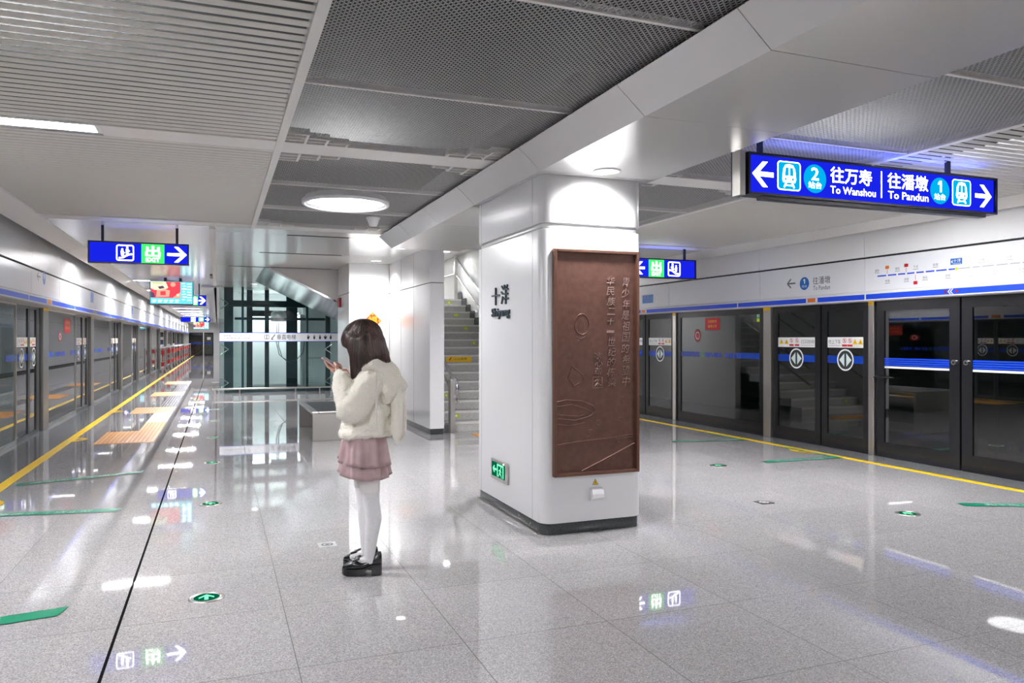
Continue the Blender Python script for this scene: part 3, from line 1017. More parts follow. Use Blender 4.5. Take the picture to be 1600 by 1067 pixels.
for y, lb in ((-2.62, 'added fill lamp in the slatted ceiling behind the viewer'), (1.62, 'added fill lamp in the slatted ceiling above the viewer'), (20.6, 'added fill lamp in the ceiling right behind the video screen'), (24.6, 'linear lamp in the ceiling beyond the video screen'), (33.2, 'linear lamp in the far ceiling, third beyond the left exit sign'), (38.4, 'warm linear lamp far down the left ceiling, nearer of two'),
              (46.5, 'warm linear lamp far down the left ceiling, farther of two'), (53.5, 'linear lamp in the far ceiling, next to last'), (62, 'linear lamp at the far end of the left ceiling'), (29, 'added fill lamp in the far ceiling, second beyond the video screen'), (42.5, 'added fill lamp in the far ceiling between the two warm ones'), (50, 'added fill lamp in the far ceiling just past the far exit sign'), (57.5, 'added fill lamp in the far ceiling just past the small far video screen'), (67, 'added fill lamp nearly at the far end wall'), (71.5, 'added fill lamp right before the far end wall')):  # those after the far end lamp are added to brighten the far platform
    d_ = dup(l1, (l1.location[0], y, Z0 - (.006 if y > 0 else 0)), lb)
l2 = dup(l0, (5.95, 5.88, Z0), 'linear lamp in the slatted ceiling hidden behind the wide blue sign')
for y, lb in ((-2.62, 'added fill lamp in the right slatted ceiling behind the viewer'), (1.62, 'added fill lamp in the right slatted ceiling above the viewer'), (15.35, 'linear lamp in the plain ceiling past the right exit sign'), (24.6, 'second linear lamp past the right exit sign'), (33.2, 'third linear lamp past the right exit sign')):  # the two behind and above the viewer are added, unseen fill
    dup(l1, (2 * 2.74 - l1.location[0], y, Z0 - (.006 if y > 0 else 0)), lb)

def round_lamp(x, y, lb):
    t = thing('round_ceiling_lamp', lb, 'ceiling lamp', (x, y, Z0))
    mb = MB()
    mb.lathe(x, y, [(.455, Z0 + .02), (.455, Z0 - .018), (.445, Z0 - .028), (.425, Z0 - .028), (.418, Z0 - .018), (.418, Z0 + .06)], 56)
    mb.build('trim_ring', 'plastic_white', t)
    MB().lathe(x, y, [(.417, Z0 - .020), (.416, Z0 + .05)], 56).build('inner_wall', 'dark_metal', t)
    MB().lathe(x, y, [(.418, Z0 + .05), (.36, Z0 + .05)], 56).build('shadow_gap', 'dark_gap', t)
    MB().lathe(x, y, [(.372, Z0 + .012), (.365, Z0 + .006), (.001, Z0 + .006)], 56, 'lamp_round').build('diffuser', None, t)
    return t
r0 = round_lamp(1.275, 8.16, 'large round lamp set in the dark mesh ceiling')
dup(r0, (1.275, -.35, Z0), 'added round fill lamp in the ceiling behind the viewer')  # unseen, added to light the near hall
dup(r0, (4.2, 8.16, Z0), 'large round lamp in the right mesh ceiling behind the column')
dup(r0, (4.2, -.35, Z0), 'added round fill lamp in the right ceiling behind the viewer')  # unseen as well, added for more light from behind

def downlight(x, y, z, lb, power=22, tilt=0, cone=130):
    t = thing('downlight', lb, 'ceiling lamp', (x, y, z), 'downlights')
    MB().lathe(x, y, [(.105, z + .002), (.105, z - .006), (.085, z - .010), (.080, z - .003)], 32).build('trim_ring', 'plastic_white', t)
    MB().lathe(x, y, [(.082, z - .0035), (.001, z - .0035)], 32, 'lamp_spot').build('lens', None, t)
    s_ = bpy.data.lights.new('downlight_beam', 'SPOT')
    s_.energy = power * 2.0; s_.spot_size = math.radians(cone); s_.spot_blend = 0.9; s_.shadow_soft_size = 0.09
    o = bpy.data.objects.new('beam', s_); C.objects.link(o); o.parent = t; o.location = (0, 0, -.03); o.rotation_euler = (math.radians(tilt), 0, 0)
    return t
downlight(2.715, 5.03, 2.76, 'small bright downlight in the beam right above the bronze relief', 24, 24, 132)
downlight(2.72, 7.15, 2.76, 'downlight in the beam behind the column', 20, -40, 100)
downlight(2.72, 11.9, Z0, 'downlight in the lobby ceiling before the white wall with the red paper diamond', 24, 60, 64)
downlight(2.72, 13.95, Z0, 'downlight in the lobby ceiling close to the wall with the red paper diamond', 26, 10, 140)
downlight(.9, 20.9, Z0, 'added fill downlight just before the glass lift', 60, 0, 150)  # added to brighten the lift lobby
for y, lb in ((16.0, 'added fill lamp in the stairwell ceiling over the upper stairs'), (18.6, 'added fill lamp in the stairwell ceiling over the landing')):  # both added to light the stairwell from out of view
    dup(l1, (4.2, y, 3.424), lb)
MB().box(3.345, 5.3, 10.4, 20.2, 3.42, 3.48, 'white_wall').build('ceiling_stairwell', kind='structure')

t = thing('smoke_detector', 'white cone-shaped smoke detector below the dark mesh ceiling', 'smoke detector', (1.73, 9.02, Z0))
MB().lathe(1.73, 9.02, [(.085, Z0), (.085, Z0 - .018), (.08, Z0 - .022)], 28).build('base', 'plastic_white', t)
MB().lathe(1.73, 9.02, [(.078, Z0 - .02), (.05, Z0 - .09), (.042, Z0 - .10), (.001, Z0 - .10)], 28).build('sensor_cap', 'plastic_white', t)

# ---- hanging signs
def sign_case(t, x0, x1, y, z0, z1, posts, deep=.10, ztop=None):
    mb = MB()
    f = .016
    mb.box(x0, x1, y, y + deep, z1 - f, z1); mb.box(x0, x1, y, y + deep, z0, z0 + f)
    mb.box(x0, x0 + f, y, y + deep, z0 + f, z1 - f); mb.box(x1 - f, x1, y, y + deep, z0 + f, z1 - f)
    mb.box(x0 + f, x1 - f, y + .03, y + deep - .02, z0 + f, z1 - f)
    mb.build('case', 'sign_case', t)
    MB().box(x0 + .1, x1 - .1, y + deep * .3, y + deep * .7, z1 + .0005, z1 + .002, 'added_sign_glow').build('added_glow', None, t)  # added glowing strip that washes the ceiling above the sign blue
    for p in posts:
        MB().box(p - .016, p + .016, y + deep / 2 - .016, y + deep / 2 + .016, z1, ztop or Z0).build('hanger', 'sign_case', t)
    return f

# wide platform sign
y = 4.45
t = thing('hanging_sign', 'wide lit blue sign with white arrows pointing to Wanshou and Pandun', 'sign', (4.82, y, 2.545))
sign_case(t, 3.551, 6.10, y, 2.545, 2.849, (3.70, 5.60), .13, 3.0)
MB().box(3.484, 3.53, y + .012, y + .10, 2.535, 2.855, 'steel').build('end_bracket', None, t)
MB().box(3.484, 3.552, y + .10, y + .115, 2.535, 2.862, 'sign_case').build('end_plate', None, t)
MB().box(3.7, 6.0, y + .03, y + .10, 2.520, 2.545, 'sign_case').build('lower_rail', None, t)
a = Art((0, y + .026, 0), (1, 0, 0), (0, 0, 1)); a.rect(3.567, 2.561, 6.084, 2.833, 'sign_blue'); a.build('face', None, t)
a = Art((0, y + .026, 0), (1, 0, 0), (0, 0, 1))
a.arrow(3.60, 3.79, 2.700, .185, -1, 'sign_white', .003, .034); a.build('arrow', None, t)
a = Art((0, y + .026, 0), (1, 0, 0), (0, 0, 1)); a.arrow(5.865, 6.058, 2.695, .185, 1, 'sign_white', .003, .034)
a.build('arrow', None, t)
for xa, xb in ((3.825, 4.04), (5.60, 5.815)):
    a = Art((0, y + .026, 0), (1, 0, 0), (0, 0, 1))
    a.rrect(xa, 2.598, xb, 2.812, .028, 'sign_white', .002); a.rrect(xa + .008, 2.606, xb - .008, 2.804, .022, 'sign_cyan', .003)
    pict_train(a, xa + .035, 2.618, xb - .035, 2.792, 'sign_cyan', 'sign_white', .004)
    a.build('train_pictogram', None, t)
for cx, n in ((4.175, '2'), (5.462, '1')):
    a = Art((0, y + .026, 0), (1, 0, 0), (0, 0, 1))
    a.disc(cx, 2.703, .107, None, 'sign_cyan', .003, 40)
    hw = .034 if n == '2' else .020
    a.text(n, cx - hw, 2.693, cx + hw, 2.785, 'sign_white', .004, .03); a.text('站台', cx - .062, 2.630, cx + .062, 2.680, 'sign_white', .004, .02)
    a.build('platform_number', None, t)
a = Art((0, y + .026, 0), (1, 0, 0), (0, 0, 1))
a.text('往万寿', 4.325, 2.688, 4.735, 2.808, 'sign_white', .003, .022); a.text('To Wanshou', 4.325, 2.606, 4.775, 2.662, 'sign_white', .003, .014)
a.text('往潘墩', 4.90, 2.688, 5.33, 2.808, 'sign_white', .003, .022); a.text('To Pandun', 4.905, 2.606, 5.335, 2.664, 'sign_white', .003, .014)
a.rect(4.829, 2.605, 4.839, 2.812, 'sign_white', .003)
a.build('lettering', None, t)

def exit_panel(a, x0, x1, z0, z1, w):
    a.rect(x0, z0, x1, z1, 'sign_green', w)
    W, H = x1 - x0, z1 - z0
    a.text('出', x0 + W * .19, z0 + H * .34, x1 - W * .19, z0 + H * .90, 'sign_white', w + .001, .045)
    a.text('EXIT', x0 + W * .20, z0 + H * .08, x1 - W * .20, z0 + H * .28, 'sign_white', w + .001, .035)

def exit_sign(lb, x0, x1, y, z0, z1, px, esc, ex, arr, posts, flip=False):
    t = thing('hanging_sign', lb, 'sign', ((x0 + x1) / 2, y, z0), 'lit exit signs')
    sign_case(t, x0, x1, y, z0, z1, posts)
    F = lambda: Art((0, y + .026, 0), (1, 0, 0), (0, 0, 1))
    a = F(); a.rect(x0 + .014, z0 + .014, x1 - .014, z1 - .014, 'sign_blue'); a.build('face', None, t)
    cz = (z0 + z1) / 2
    if esc:
        a = F(); pict_escalator(a, esc[0], cz - (esc[1] - esc[0]) / 2, esc[1], cz + (esc[1] - esc[0]) / 2, 'sign_white', .003, flip); a.build('escalator_pictogram', None, t)
    a = F(); exit_panel(a, ex[0], ex[1], z0 + .018, z1 - .016, .002); a.build('exit_panel', None, t)
    if arr:
        a = F(); a.arrow(arr[0], arr[1], cz, .20, arr[2], 'sign_white', .003, .036); a.build('arrow', None, t)
    return t
exit_sign('lit blue sign with green EXIT square hanging at the left before the video screen', -1.521, -.352, 10.8, 2.465, 2.745, None,
          (-1.205, -1.0), (-.915, -.645), (-.612, -.378, 1), (-1.36, -.495))
exit_sign('lit blue sign with a green square and arrow partly hidden by the video screen', -1.45, -.275, 21.4, 2.37, 2.65, None,
          (-1.2, -1.0), (-.62, -.475), (-.455, -.29, 1), (-1.2, -.45))
exit_sign('lit blue EXIT sign peeking out to the right of the column', 5.98, 7.151, 10.25, 2.46, 2.765, None,
          (6.635, 6.865), (6.285, 6.565), (6.03, 6.215, -1), (6.1, 6.96), True)
exit_sign('tiny lit exit sign at the far end of the left platform', -2.0, -.4, 48, 2.52, 2.80, None, (-1.45, -1.2), (-1.05, -.75), (-.68, -.45, 1), (-1.8, -.6))

# ---- video screens
def video(lb, x0, x1, y, z0, z1, posts):
    t = thing('video_screen', lb, 'screen', ((x0 + x1) / 2, y, z0), 'hanging video screens')
    MB().box(x0, x1, y, y + .12, z0, z1).build('housing', 'sign_case', t)
    for p in posts:
        MB().box(p - .03, p + .03, y + .03, y + .09, z1, Z0).build('hanger', 'sign_case', t)
    W, H = x1 - x0, z1 - z0
    a = Art((x0, y, z0), (W, 0, 0), (0, 0, H)); a.n = Vector((0, -1, 0))
    a.rect(.015, .04, .985, .985, 'screen_cyan', .002)
    a.rect(.02, .29, .70, .975, 'screen_red', .003)
    a.poly([(.02, .975), (.36, .975), (.42, .72), (.30, .60), (.10, .62), (.02, .70)], 'screen_cream', .004)
    a.poly([(.06, .93), (.30, .93), (.30, .90), (.06, .90)], 'screen_lime', .005)
    a.poly([(.18, .76), (.30, .80), (.34, .70), (.22, .66)], 'screen_dark', .005)
    a.poly([(.16, .60), (.34, .66), (.46, .60), (.44, .34), (.14, .32)], 'screen_pink', .005)
    a.poly([(.24, .56), (.36, .58), (.36, .40), (.24, .40)], 'screen_red', .006)
    a.poly([(.02, .55), (.10, .48), (.12, .30), (.02, .30)], 'screen_dark', .005)
    a.disc(.53, .86, .06, .10, 'screen_pink', .005, 14)
    a.poly([(.52, .30), (.70, .55), (.70, .30)], 'screen_pink', .005)
    a.disc(.64, .42, .03, .05, 'screen_cream', .006, 10)
    for q in range(7):
        a.rect(.74 + .02 * (q % 2), .90 - q * .115, .80 + .02 * (q % 3), .925 - q * .115, 'sign_white', .004); a.rect(.86, .88 - q * .115, .95, .90 - q * .115, 'sign_white', .004)
    for q in range(5):
        a.rect(.06 + q * .13, .18, .15 + q * .13, .20, 'sign_white', .004); a.rect(.06 + q * .13, .11, .13 + q * .13, .13, 'sign_white', .004)
    a.build('display', None, t)
    return t
video('video screen showing a red picture with cyan panels hanging over the left platform', -1.48, -.54, 19.6, 2.315, 2.87, (-1.15, -.82))
video('small far video screen below the far exit sign', -1.55, -.55, 56, 2.18, 2.68, (-1.2, -.8))

# ---- column -----------------------------------------------------------------
def rrect_loop(x0, x1, y0, y1, r, n=6):
    return Art.rr(x0, y0, x1, y1, r, n)
CX0, CX1, CY0, CY1 = 2.30, 3.18, 5.28, 6.86
t = thing('column', 'white metal clad square column with rounded corners on a dark granite foot', 'column', (2.74, 6.07, 0))
def shell(name, z0, z1, inset, m, bev=0.004):
    mb = MB()
    mb.prism(rrect_loop(CX0 + inset, CX1 - inset, CY0 + inset, CY1 - inset, .095 - inset), 'z', z0, z1, m, True)
    o = mb.build(name, None, t, bevel=bev)
    return o
shell('skirting', 0, .088, .012, 'granite_dark', .002)
shell('lower_cladding', .088, 2.345, 0, 'column_panel')
shell('shadow_groove', 2.345, 2.392, .022, 'white_panel', 0)
shell('upper_cladding', 2.392, 2.762, 0, 'column_panel')
mb = MB()
for yy in (5.475, 6.70):
    for z0, z1 in ((.09, 2.34), (2.395, 2.758)):
        mb.box(CX0 - .0012, CX0 + .004, yy, yy + .0045, z0, z1)
mb.build('panel_seam', 'faint_print', t)
mb = MB(); mb.box(CX0 - .012, CX0 + .012, CY0 + .08, CY1 - .05, 0, .010); mb.build('foot_strip', 'steel', t)

# station name in raised letters
a = Art((CX0, 0, 0), (0, -1, 0), (0, 0, 1))
a.text('十', -6.395, 1.80, -6.20, 1.955, 'navy', .0005, .028, .014); a.text('洋', -6.16, 1.80, -5.985, 1.968, 'navy', .0005, .02, .014)
a.text('Shiyang', -6.40, 1.675, -5.955, 1.775, 'navy', .0005, .02, .014)
tag(a.build('station_name'), 'raised dark letters reading Shiyang under two Chinese characters on the column side', 'lettering')

# lit exit sign low on the column
t2 = thing('exit_sign', 'small lit green exit sign with a running man low on the column side', 'sign', (CX0, 6.19, .265))
MB().box(CX0 - .016, CX0, 5.985, 6.40, .265, .44).build('frame', 'steel', t2, bevel=.004)
a = Art((CX0 - .016, 0, 0), (0, -1, 0), (0, 0, 1))
a.rect(-6.375, .292, -6.045, .418, 'exit_green', .001); a.build('face', None, t2)
a = Art((CX0 - .016, 0, 0), (0, -1, 0), (0, 0, 1))
a.arrow(-6.345, -6.25, .357, .06, -1, 'exit_glow', .003, .02)
a.loop([(-6.235, .300), (-6.235, .412), (-6.075, .412), (-6.075, .300)], [(-6.215, .300), (-6.215, .396), (-6.095, .396), (-6.095, .300)], 'exit_glow', .003)
a.disc(-6.135, .385, .010, None, 'exit_glow', .004, 12); a.line((-6.145, .372), (-6.165, .338), .018, 'exit_glow', .004); a.line((-6.165, .338), (-6.195, .305), .012, 'exit_glow', .004)
a.line((-6.165, .340), (-6.13, .322), .012, 'exit_glow', .004); a.line((-6.13, .322), (-6.12, .300), .010, 'exit_glow', .004); a.line((-6.15, .366), (-6.12, .345), .008, 'exit_glow', .004); a.line((-6.15, .366), (-6.19, .356), .008, 'exit_glow', .004)
a.build('running_man', None, t2)
MB().tube([(CX0 - .016, 6.08, .425), (CX0 - .019, 6.08, .425)], .006, 10, 'sign_white').build('status_light', None, t2)

# bronze relief
t3 = thing('bronze_relief', 'tall brown bronze relief with raised writing framed on the column front', 'relief', (2.75, CY0, .45))
px0, px1, pz0, pz1 = 2.380, 3.120, .450, 2.192
MB().box(px0 + .02, px1 - .02, CY0 - .012, CY0, pz0 + .02, pz1 - .02, 'bronze').build('panel', None, t3)
mb = MB()
for q in ((px0, px0 + .024, pz0, pz1), (px1 - .024, px1, pz0, pz1)):
    mb.box(q[0], q[1], CY0 - .045, CY0, q[2], q[3])
mb.box(px0 + .024, px1 - .024, CY0 - .045, CY0, pz1 - .024, pz1); mb.box(px0 + .024, px1 - .024, CY0 - .045, CY0, pz0, pz0 + .024)
mb.build('frame', 'bronze_edge', t3, bevel=.004)
W, H = px1 - px0, pz1 - pz0
def PX(u): return px0 + W * (u - 861) / 132.0
def PZ(v): return pz1 - H * (v - 391) / 350.0
cols = [('青少年是祖国的希望中', 972.5, 431, 606, 7.2), ('华民族二十一世纪的栋梁', 949, 431, 606, 7.6), ('冰心题', 929, 550, 586, 7.0)]
for s_, u, v0, v1, hw in cols:
    a = Art((0, CY0 - .0122, 0), (1, 0, 0), (0, 0, 1))
    n = len(s_); p = (v1 - v0) / n
    for i, ch in enumerate(s_):
        o_ = random.uniform(-1.2, 1.2)
        k = .30 if ch in '一' else (.8 if ch in '二十' else 1)
        vt = v0 + p * i
        mid = vt + p * .46
        hh = p * .42 * k
        a = Art((0, CY0 - .0122, 0), (1, 0, 0), (0, 0, 1))
        a.text(ch, PX(u - hw * .8 + o_), PZ(mid + hh), PX(u + hw * .8 + o_), PZ(mid - hh), None, 0, -.005, .008, .18)
        a.build('raised_character', 'bronze_letter', t3)
a = Art((0, CY0 - .0122, 0), (1, 0, 0), (0, 0, 1))
mbx = a.mb
def bead(pts, r=.0035):
    mbx.tube([(PX(u), CY0 - .0125, PZ(v)) for u, v in pts], r, 6, 'bronze_letter')
bead([(922, 589), (936.5, 589), (936.5, 606), (922, 606), (922, 589)], .0022)
for pts in ([(924, 596), (929, 593), (934, 594)], [(925, 603), (929, 598), (934, 602)], [(930, 592), (929, 603)]):
    bead(pts, .0025)
mbx2 = MB()
def groove(pts, r=.0045, close=False):
    pp = [(PX(u), CY0 - .0115, PZ(v)) for u, v in pts]
    mbx2.tube(pp, r, 6, 'bronze')
a.build('seal', None, t3)
groove([(905 + 11 * math.cos(q) , 508 + (17 if math.sin(q) < 0 else 15) * math.sin(q)) for q in np.linspace(0, 2 * math.pi, 26)], .006)
mbx2.build('oval_outline', None, t3); mbx2 = MB()
for k in range(4):
    groove([(900 + k * 2.6, 500 + (k % 2) * 3), (899 + k * 3, 508), (901 + k * 2.6, 518)], .003)
groove([(896, 526), (902, 530), (910, 527)], .005); groove([(899, 533), (905, 529)], .004)
mbx2.build('inner_lines', None, t3); mbx2 = MB()
groove([(890, 572), (906, 585), (908, 594), (893, 603), (884, 590), (890, 572)], .005)
mbx2.build('kite_outline', None, t3); mbx2 = MB()
groove([(865, 627), (880, 624), (905, 626), (922, 634), (926, 642), (918, 650), (895, 656), (866, 652)], .005)
groove([(865, 634), (890, 631), (915, 640), (922, 644), (900, 650), (866, 646)], .004)
groove([(864, 660), (885, 664), (910, 660)], .004)
mbx2.build('boat_outline', None, t3); mbx2 = MB()
groove([(865, 693), (900, 689), (945, 686), (985, 682)], .005); groove([(905, 735), (940, 719), (988, 696)], .006)
groove([(948, 690), (985, 686)], .004)
mbx2.build('horizon_lines', None, t3); mbx2 = MB()
for u, v in ((968, 626), (965, 658), (929, 661), (918, 675), (915, 685), (961, 690)):
    groove([(u - 2.5, v - 3), (u + 2, v - 4), (u + 3, v + 2), (u - 1, v + 4), (u - 3, v)], .0035)
    mbx2.build('small_mark', None, t3); mbx2 = MB()
groove([(962, 682), (961, 694)], .006)
mbx2.build('small_mark', None, t3)

# socket cover and warning sticker
t4 = thing('socket_cover', 'small white curved socket cover below the bronze relief', 'socket', (2.755, CY0, .245))
x0, x1 = 2.700, 2.800
prof = [(CY0, .345), (CY0 - .022, .343), (CY0 - .042, .33), (CY0 - .052, .30), (CY0 - .054, .27), (CY0 - .050, .27), (CY0 - .046, .30), (CY0 - .036, .325), (CY0 - .02, .337), (CY0, .338)]
MB().prism(prof, 'x', x0, x1).build('hood', 'plastic_white', t4)
MB().box(x0 + .004, x1 - .004, CY0 - .014, CY0, .245, .342).build('back_plate', 'plastic_white', t4)
a = Art((0, CY0 - .0008, 0), (1, 0, 0), (0, 0, 1))
a.poly([(2.722, .365), (2.776, .365), (2.749, .412)], 'black_print', .0004); a.poly([(2.728, .3685), (2.770, .3685), (2.749, .405)], 'warn_yellow', .0009)
a.poly([(2.752, .395), (2.742, .383), (2.749, .383), (2.745, .372), (2.757, .386), (2.750, .386)], 'black_print', .0013)
tag(a.build('warning_sticker'), 'yellow triangular warning sticker just above the white socket cover', 'sticker')

# ---- floor things -----------------------------------------------------------
def floor_light(x, y, ang, lb):
    t = thing('floor_light', lb, 'floor light', (x, y, 0), 'green floor arrows')
    MB().lathe(x, y, [(.098, 0), (.098, .003), (.090, .0055), (.072, .0055), (.070, .003)], 36).build('steel_ring', 'steel', t)
    MB().lathe(x, y, [(.0705, .0035), (.001, .0035)], 36, 'exit_green').build('lens', None, t)
    ca, sa = math.cos(ang), math.sin(ang)
    a = Art((x, y, .0038), (ca, sa, 0), (-sa, ca, 0))
    a.rect(-.011, -.045, .011, .02, 'exit_glow', .0004)
    a.poly([(-.042, .005), (-.042, -.018), (0, .025), (.042, -.018), (.042, .005), (0, .052)], 'exit_glow', .0004)
    a.build('arrow', None, t)
    return t
f0 = floor_light(-.06, 4.74, 0, 'round green arrow light in the floor, nearest in the row left of the girl')
for y, q in ((7.43, 'second'), (9.9, 'third'), (12.4, 'fourth'), (15.0, 'fifth'), (17.4, 'farthest')):
    dup(f0, (-.06, y, 0), 'round green arrow light in the floor, %s in the row left of the girl' % q)
f1 = floor_light(5.53, 4.84, .15, 'round green arrow light in the floor right of the column, nearer to the viewer')
dup(f1, (5.54, 7.5, 0), 'round green arrow light in the floor right of the column, near the right platform edge')

def floor_plate(x, y, m, lb, m2):
    t = thing('floor_socket', lb, 'floor plate', (x, y, 0))
    MB().box(x - .065, x + .065, y - .065, y + .065, 0, .004).build('plate', m, t)
    a = Art((x, y, .004), (1, 0, 0), (0, 1, 0)); a.ring(0, 0, .030, .042, m2, .0006); a.disc(0, 0, .016, None, m2, .0006)
    a.build('lid', None, t)
floor_plate(.745, 5.64, 'pale_steel', 'square steel socket plate in the floor beside the shoes', 'dark_metal')
floor_plate(4.68, 5.65, 'dark_metal', 'square dark socket plate in the floor right of the column', 'stair_nosing')

def tape(pts, words_, lb):
    """strip of green tape on the floor from p to q with white words"""
    (x0, y0), (x1, y1), wd = pts
    L = math.hypot(x1 - x0, y1 - y0)
    d_ = ((x1 - x0) / L, (y1 - y0) / L, 0)
    a = Art((x0, y0, 0), d_, (-d_[1], d_[0], 0))
    a.poly([(0, -wd / 2), (L - wd * .4, -wd / 2), (L, wd / 2), (0, wd / 2)], 'green_tape', .0045)
    for q0, q1, s_, flip in words_:
        b = Art(a.P(L if flip else 0, 0, 0), a.x * (-1 if flip else 1), a.y * (-1 if flip else 1))
        b.text(s_, L * q0, -wd * .30, L * q1, wd * .30, 'light_paint', .0052)
        a.mb.raw(b.mb.v, b.mb.f, 'light_paint')
    return tag(a.build('floor_tape'), lb, 'floor tape', 'green floor tapes')
tape(((-1.96, 4.60), (-.765, 4.79), .135), [(.26, .78, '先下后上 文明乘车', True)], 'green tape with white words across the floor, nearest at the left edge')
tape(((-1.96, 7.64), (-.785, 7.44), .13), [(.2, .9, '先下后上 文明乘车', True)], 'green tape with white words across the floor beside the yellow warning sticker')
tape(((-1.93, 9.10), (-.76, 9.50), .13), [(.1, .9, '先下后上 文明乘车', True)], 'green tape with white words, third from the front at the left')
tape(((6.22, 7.50), (7.33, 7.47), .13), [(.15, .92, '先下后上 文明乘车', False)], 'green tape with white words before the right sliding doors')
tape(((7.33, 7.42), (7.33, 8.45), .07), [(.1, .8, '文明乘车', False)], 'narrow green tape along the yellow line before the right sliding doors')
tape(((6.28, 4.93), (7.33, 4.45), .13), [(.18, .9, '先下后上 文明乘车', False)], 'green tape with white words at the right edge of the picture')
tape(((6.20, 9.50), (7.33, 9.27), .13), [(.1, .9, '先下后上 文明乘车', False)], 'green tape with white words, farthest one right of the column')
tape(((7.30, 9.20), (7.30, 10.2), .07), [(.1, .8, '文明乘车', False)], 'narrow green tape along the yellow line beside the glass numbered 15')

def yellow_patch(x, y, sx, lb):
    a = Art((x, y, 0), (sx, 0, 0), (0, 1, 0)); a.n = Vector((0, 0, 1))
    a.poly([(0, -.27), (.07, -.24), (.15, -.10), (.17, 0), (.15, .10), (.07, .24), (0, .27)], 'warn_yellow', .0042)
    a.poly([(.03, -.06), (.12, 0), (.03, .06)], 'black_print', .0048)
    for q in (-.15, .13):
        a.rect(.035, q, .055, q + .06, 'black_print', .0048); a.rect(.075, q + .01, .09, q + .05, 'black_print', .0048)
    return tag(a.build('floor_sticker'), lb, 'floor sticker', 'yellow warning stickers')
yellow_patch(-1.985, 8.10, 1, 'yellow and black sticker at the yellow line at the left picture edge')
yellow_patch(-1.985, 12.9, 1, 'yellow sticker at the yellow line left of the nearest orange paving')
yellow_patch(-1.985, 17.6, 1, 'yellow sticker at the left yellow line, farther away')
yellow_patch(7.345, 8.05, -1, 'yellow sticker at the right yellow line before the sliding doors')

def tactile(lb, boxes, group='tactile paving'):
    t = thing('tactile_paving', lb, 'tactile paving', (boxes[0][0], boxes[0][2], 0), group)
    mb = MB(); rb = MB()
    for x0, x1, y0, y1, m in boxes:
        mb.box(x0, x1, y0, y1, 0, .002, 'granite_edge' if m == 'steel' else m)
        n = max(3, round((x1 - x0) / .058))
        p = (x1 - x0) / n
        for i in range(n):
            rb.box(x0 + p * (i + .25), x0 + p * (i + .75), y0 + .012, y1 - .012, .002, .0065, 'bright_steel' if m == 'steel' else 'tactile_rib' if m == 'tactile' else m)
    mb.build('base', None, t); rb.build('ribs', None, t)
    return t
TA, TB = -1.66, -.86
tactile('orange ribbed paving, the nearest patch before the left doors', [(TA, TB, 12.2, 13.75, 'tactile'), (-1.20, TB, 13.75, 15.1, 'tactile')])
tactile('orange ribbed paving, the second patch away before the left doors', [(TA, TB, 16.95, 18.4, 'tactile'), (-1.20, TB, 15.1, 16.95, 'stair_nosing')])
tactile('pale steel ribbed paving running on between the orange patches', [(-1.20, TB, 18.4, 22.0, 'steel')])
tactile('orange ribbed paving, the third patch away before the left doors', [(TA, TB, 22.0, 23.6, 'tactile'), (-1.20, TB, 23.6, 27.6, 'steel')])
tactile('orange ribbed paving, the farthest patch before the left doors', [(TA, TB, 27.6, 29.4, 'tactile')])
tactile('small orange tactile paving at the foot of the stairs', [(3.75, 5.0, 11.05, 11.45, 'tactile')])
tactile('orange tactile paving before the right-hand doors behind the viewer', [(6.2, 6.95, -1.5, .3, 'tactile')])

# ---- stairs -----------------------------------------------------------------
t = thing('staircase', 'grey stone staircase rising behind the column', 'stairs', (4.2, 11.8, 0))
SX0, SX1, N_ = 3.355, 5.13, 16
tr, ri, no = MB(), MB(), MB()
for i in range(N_):
    y, z = 11.8 + .3 * i, .15 * (i + 1)
    y2 = y + .3 if i < N_ - 1 else 20.05
    tr.box(SX0, SX1, y + .04, y2, z - .03, z)
    ri.box(SX0, SX1, y + .018, 20.05 if i == N_ - 1 else y + .34, z - .15, z - .031)
    no.box(SX0, SX1, y, y + .045, z - .032, z + .001)
ri.build('riser', 'stair_riser', t); tr.build('tread', 'stair_stone', t); no.build('nosing', 'stair_nosing', t)
mb = MB()
for i in range(7, N_):
    y, z = 11.8 + .3 * i, .15 * (i + 1)
    mb.box(SX1 - .012, SX1, y, y + .32, z, z + .16)
mb.build('stepped_skirting', 'granite_dark', t)
a = Art((0, 11.8 + .3 * 7 + .017, 0), (1, 0, 0), (0, 0, 1))
a.rect(4.06, 1.065, 4.57, 1.175, 'yellow', .001); a.text('小心地滑', 4.22, 1.105, 4.47, 1.145, 'black_print', .002); a.line((4.12, 1.10), (4.16, 1.15), .02, 'red', .002)
tag(a.build('step_sticker'), 'yellow warning sticker on the eighth stair riser', 'sticker')
for k, (i, x) in enumerate(((1, 3.71), (3, 3.71), (9, 4.82), (11, 4.83), (13, 4.82), (15, 4.83))):
    z = .15 * i + .075
    a = Art((x, 11.8 + .3 * i + .017, z), (1, 0, 0), (0, 0, 1))
    a.poly([(-.06, -.03), (.06, -.03), (.06, .0), (.03, .035), (-.03, .035), (-.06, 0)], 'lime', .001); a.disc(0, 0, .02, None, 'white_paint', .0016, 12)
    tag(a.build('step_sticker'), ('small lime sticker on a stair riser, ' + ('lowest of all', 'hidden partly by the handrail post', 'half behind the column', 'third from the top', 'second from the top', 'topmost of all')[k]), 'sticker', 'lime stickers on the stair risers')
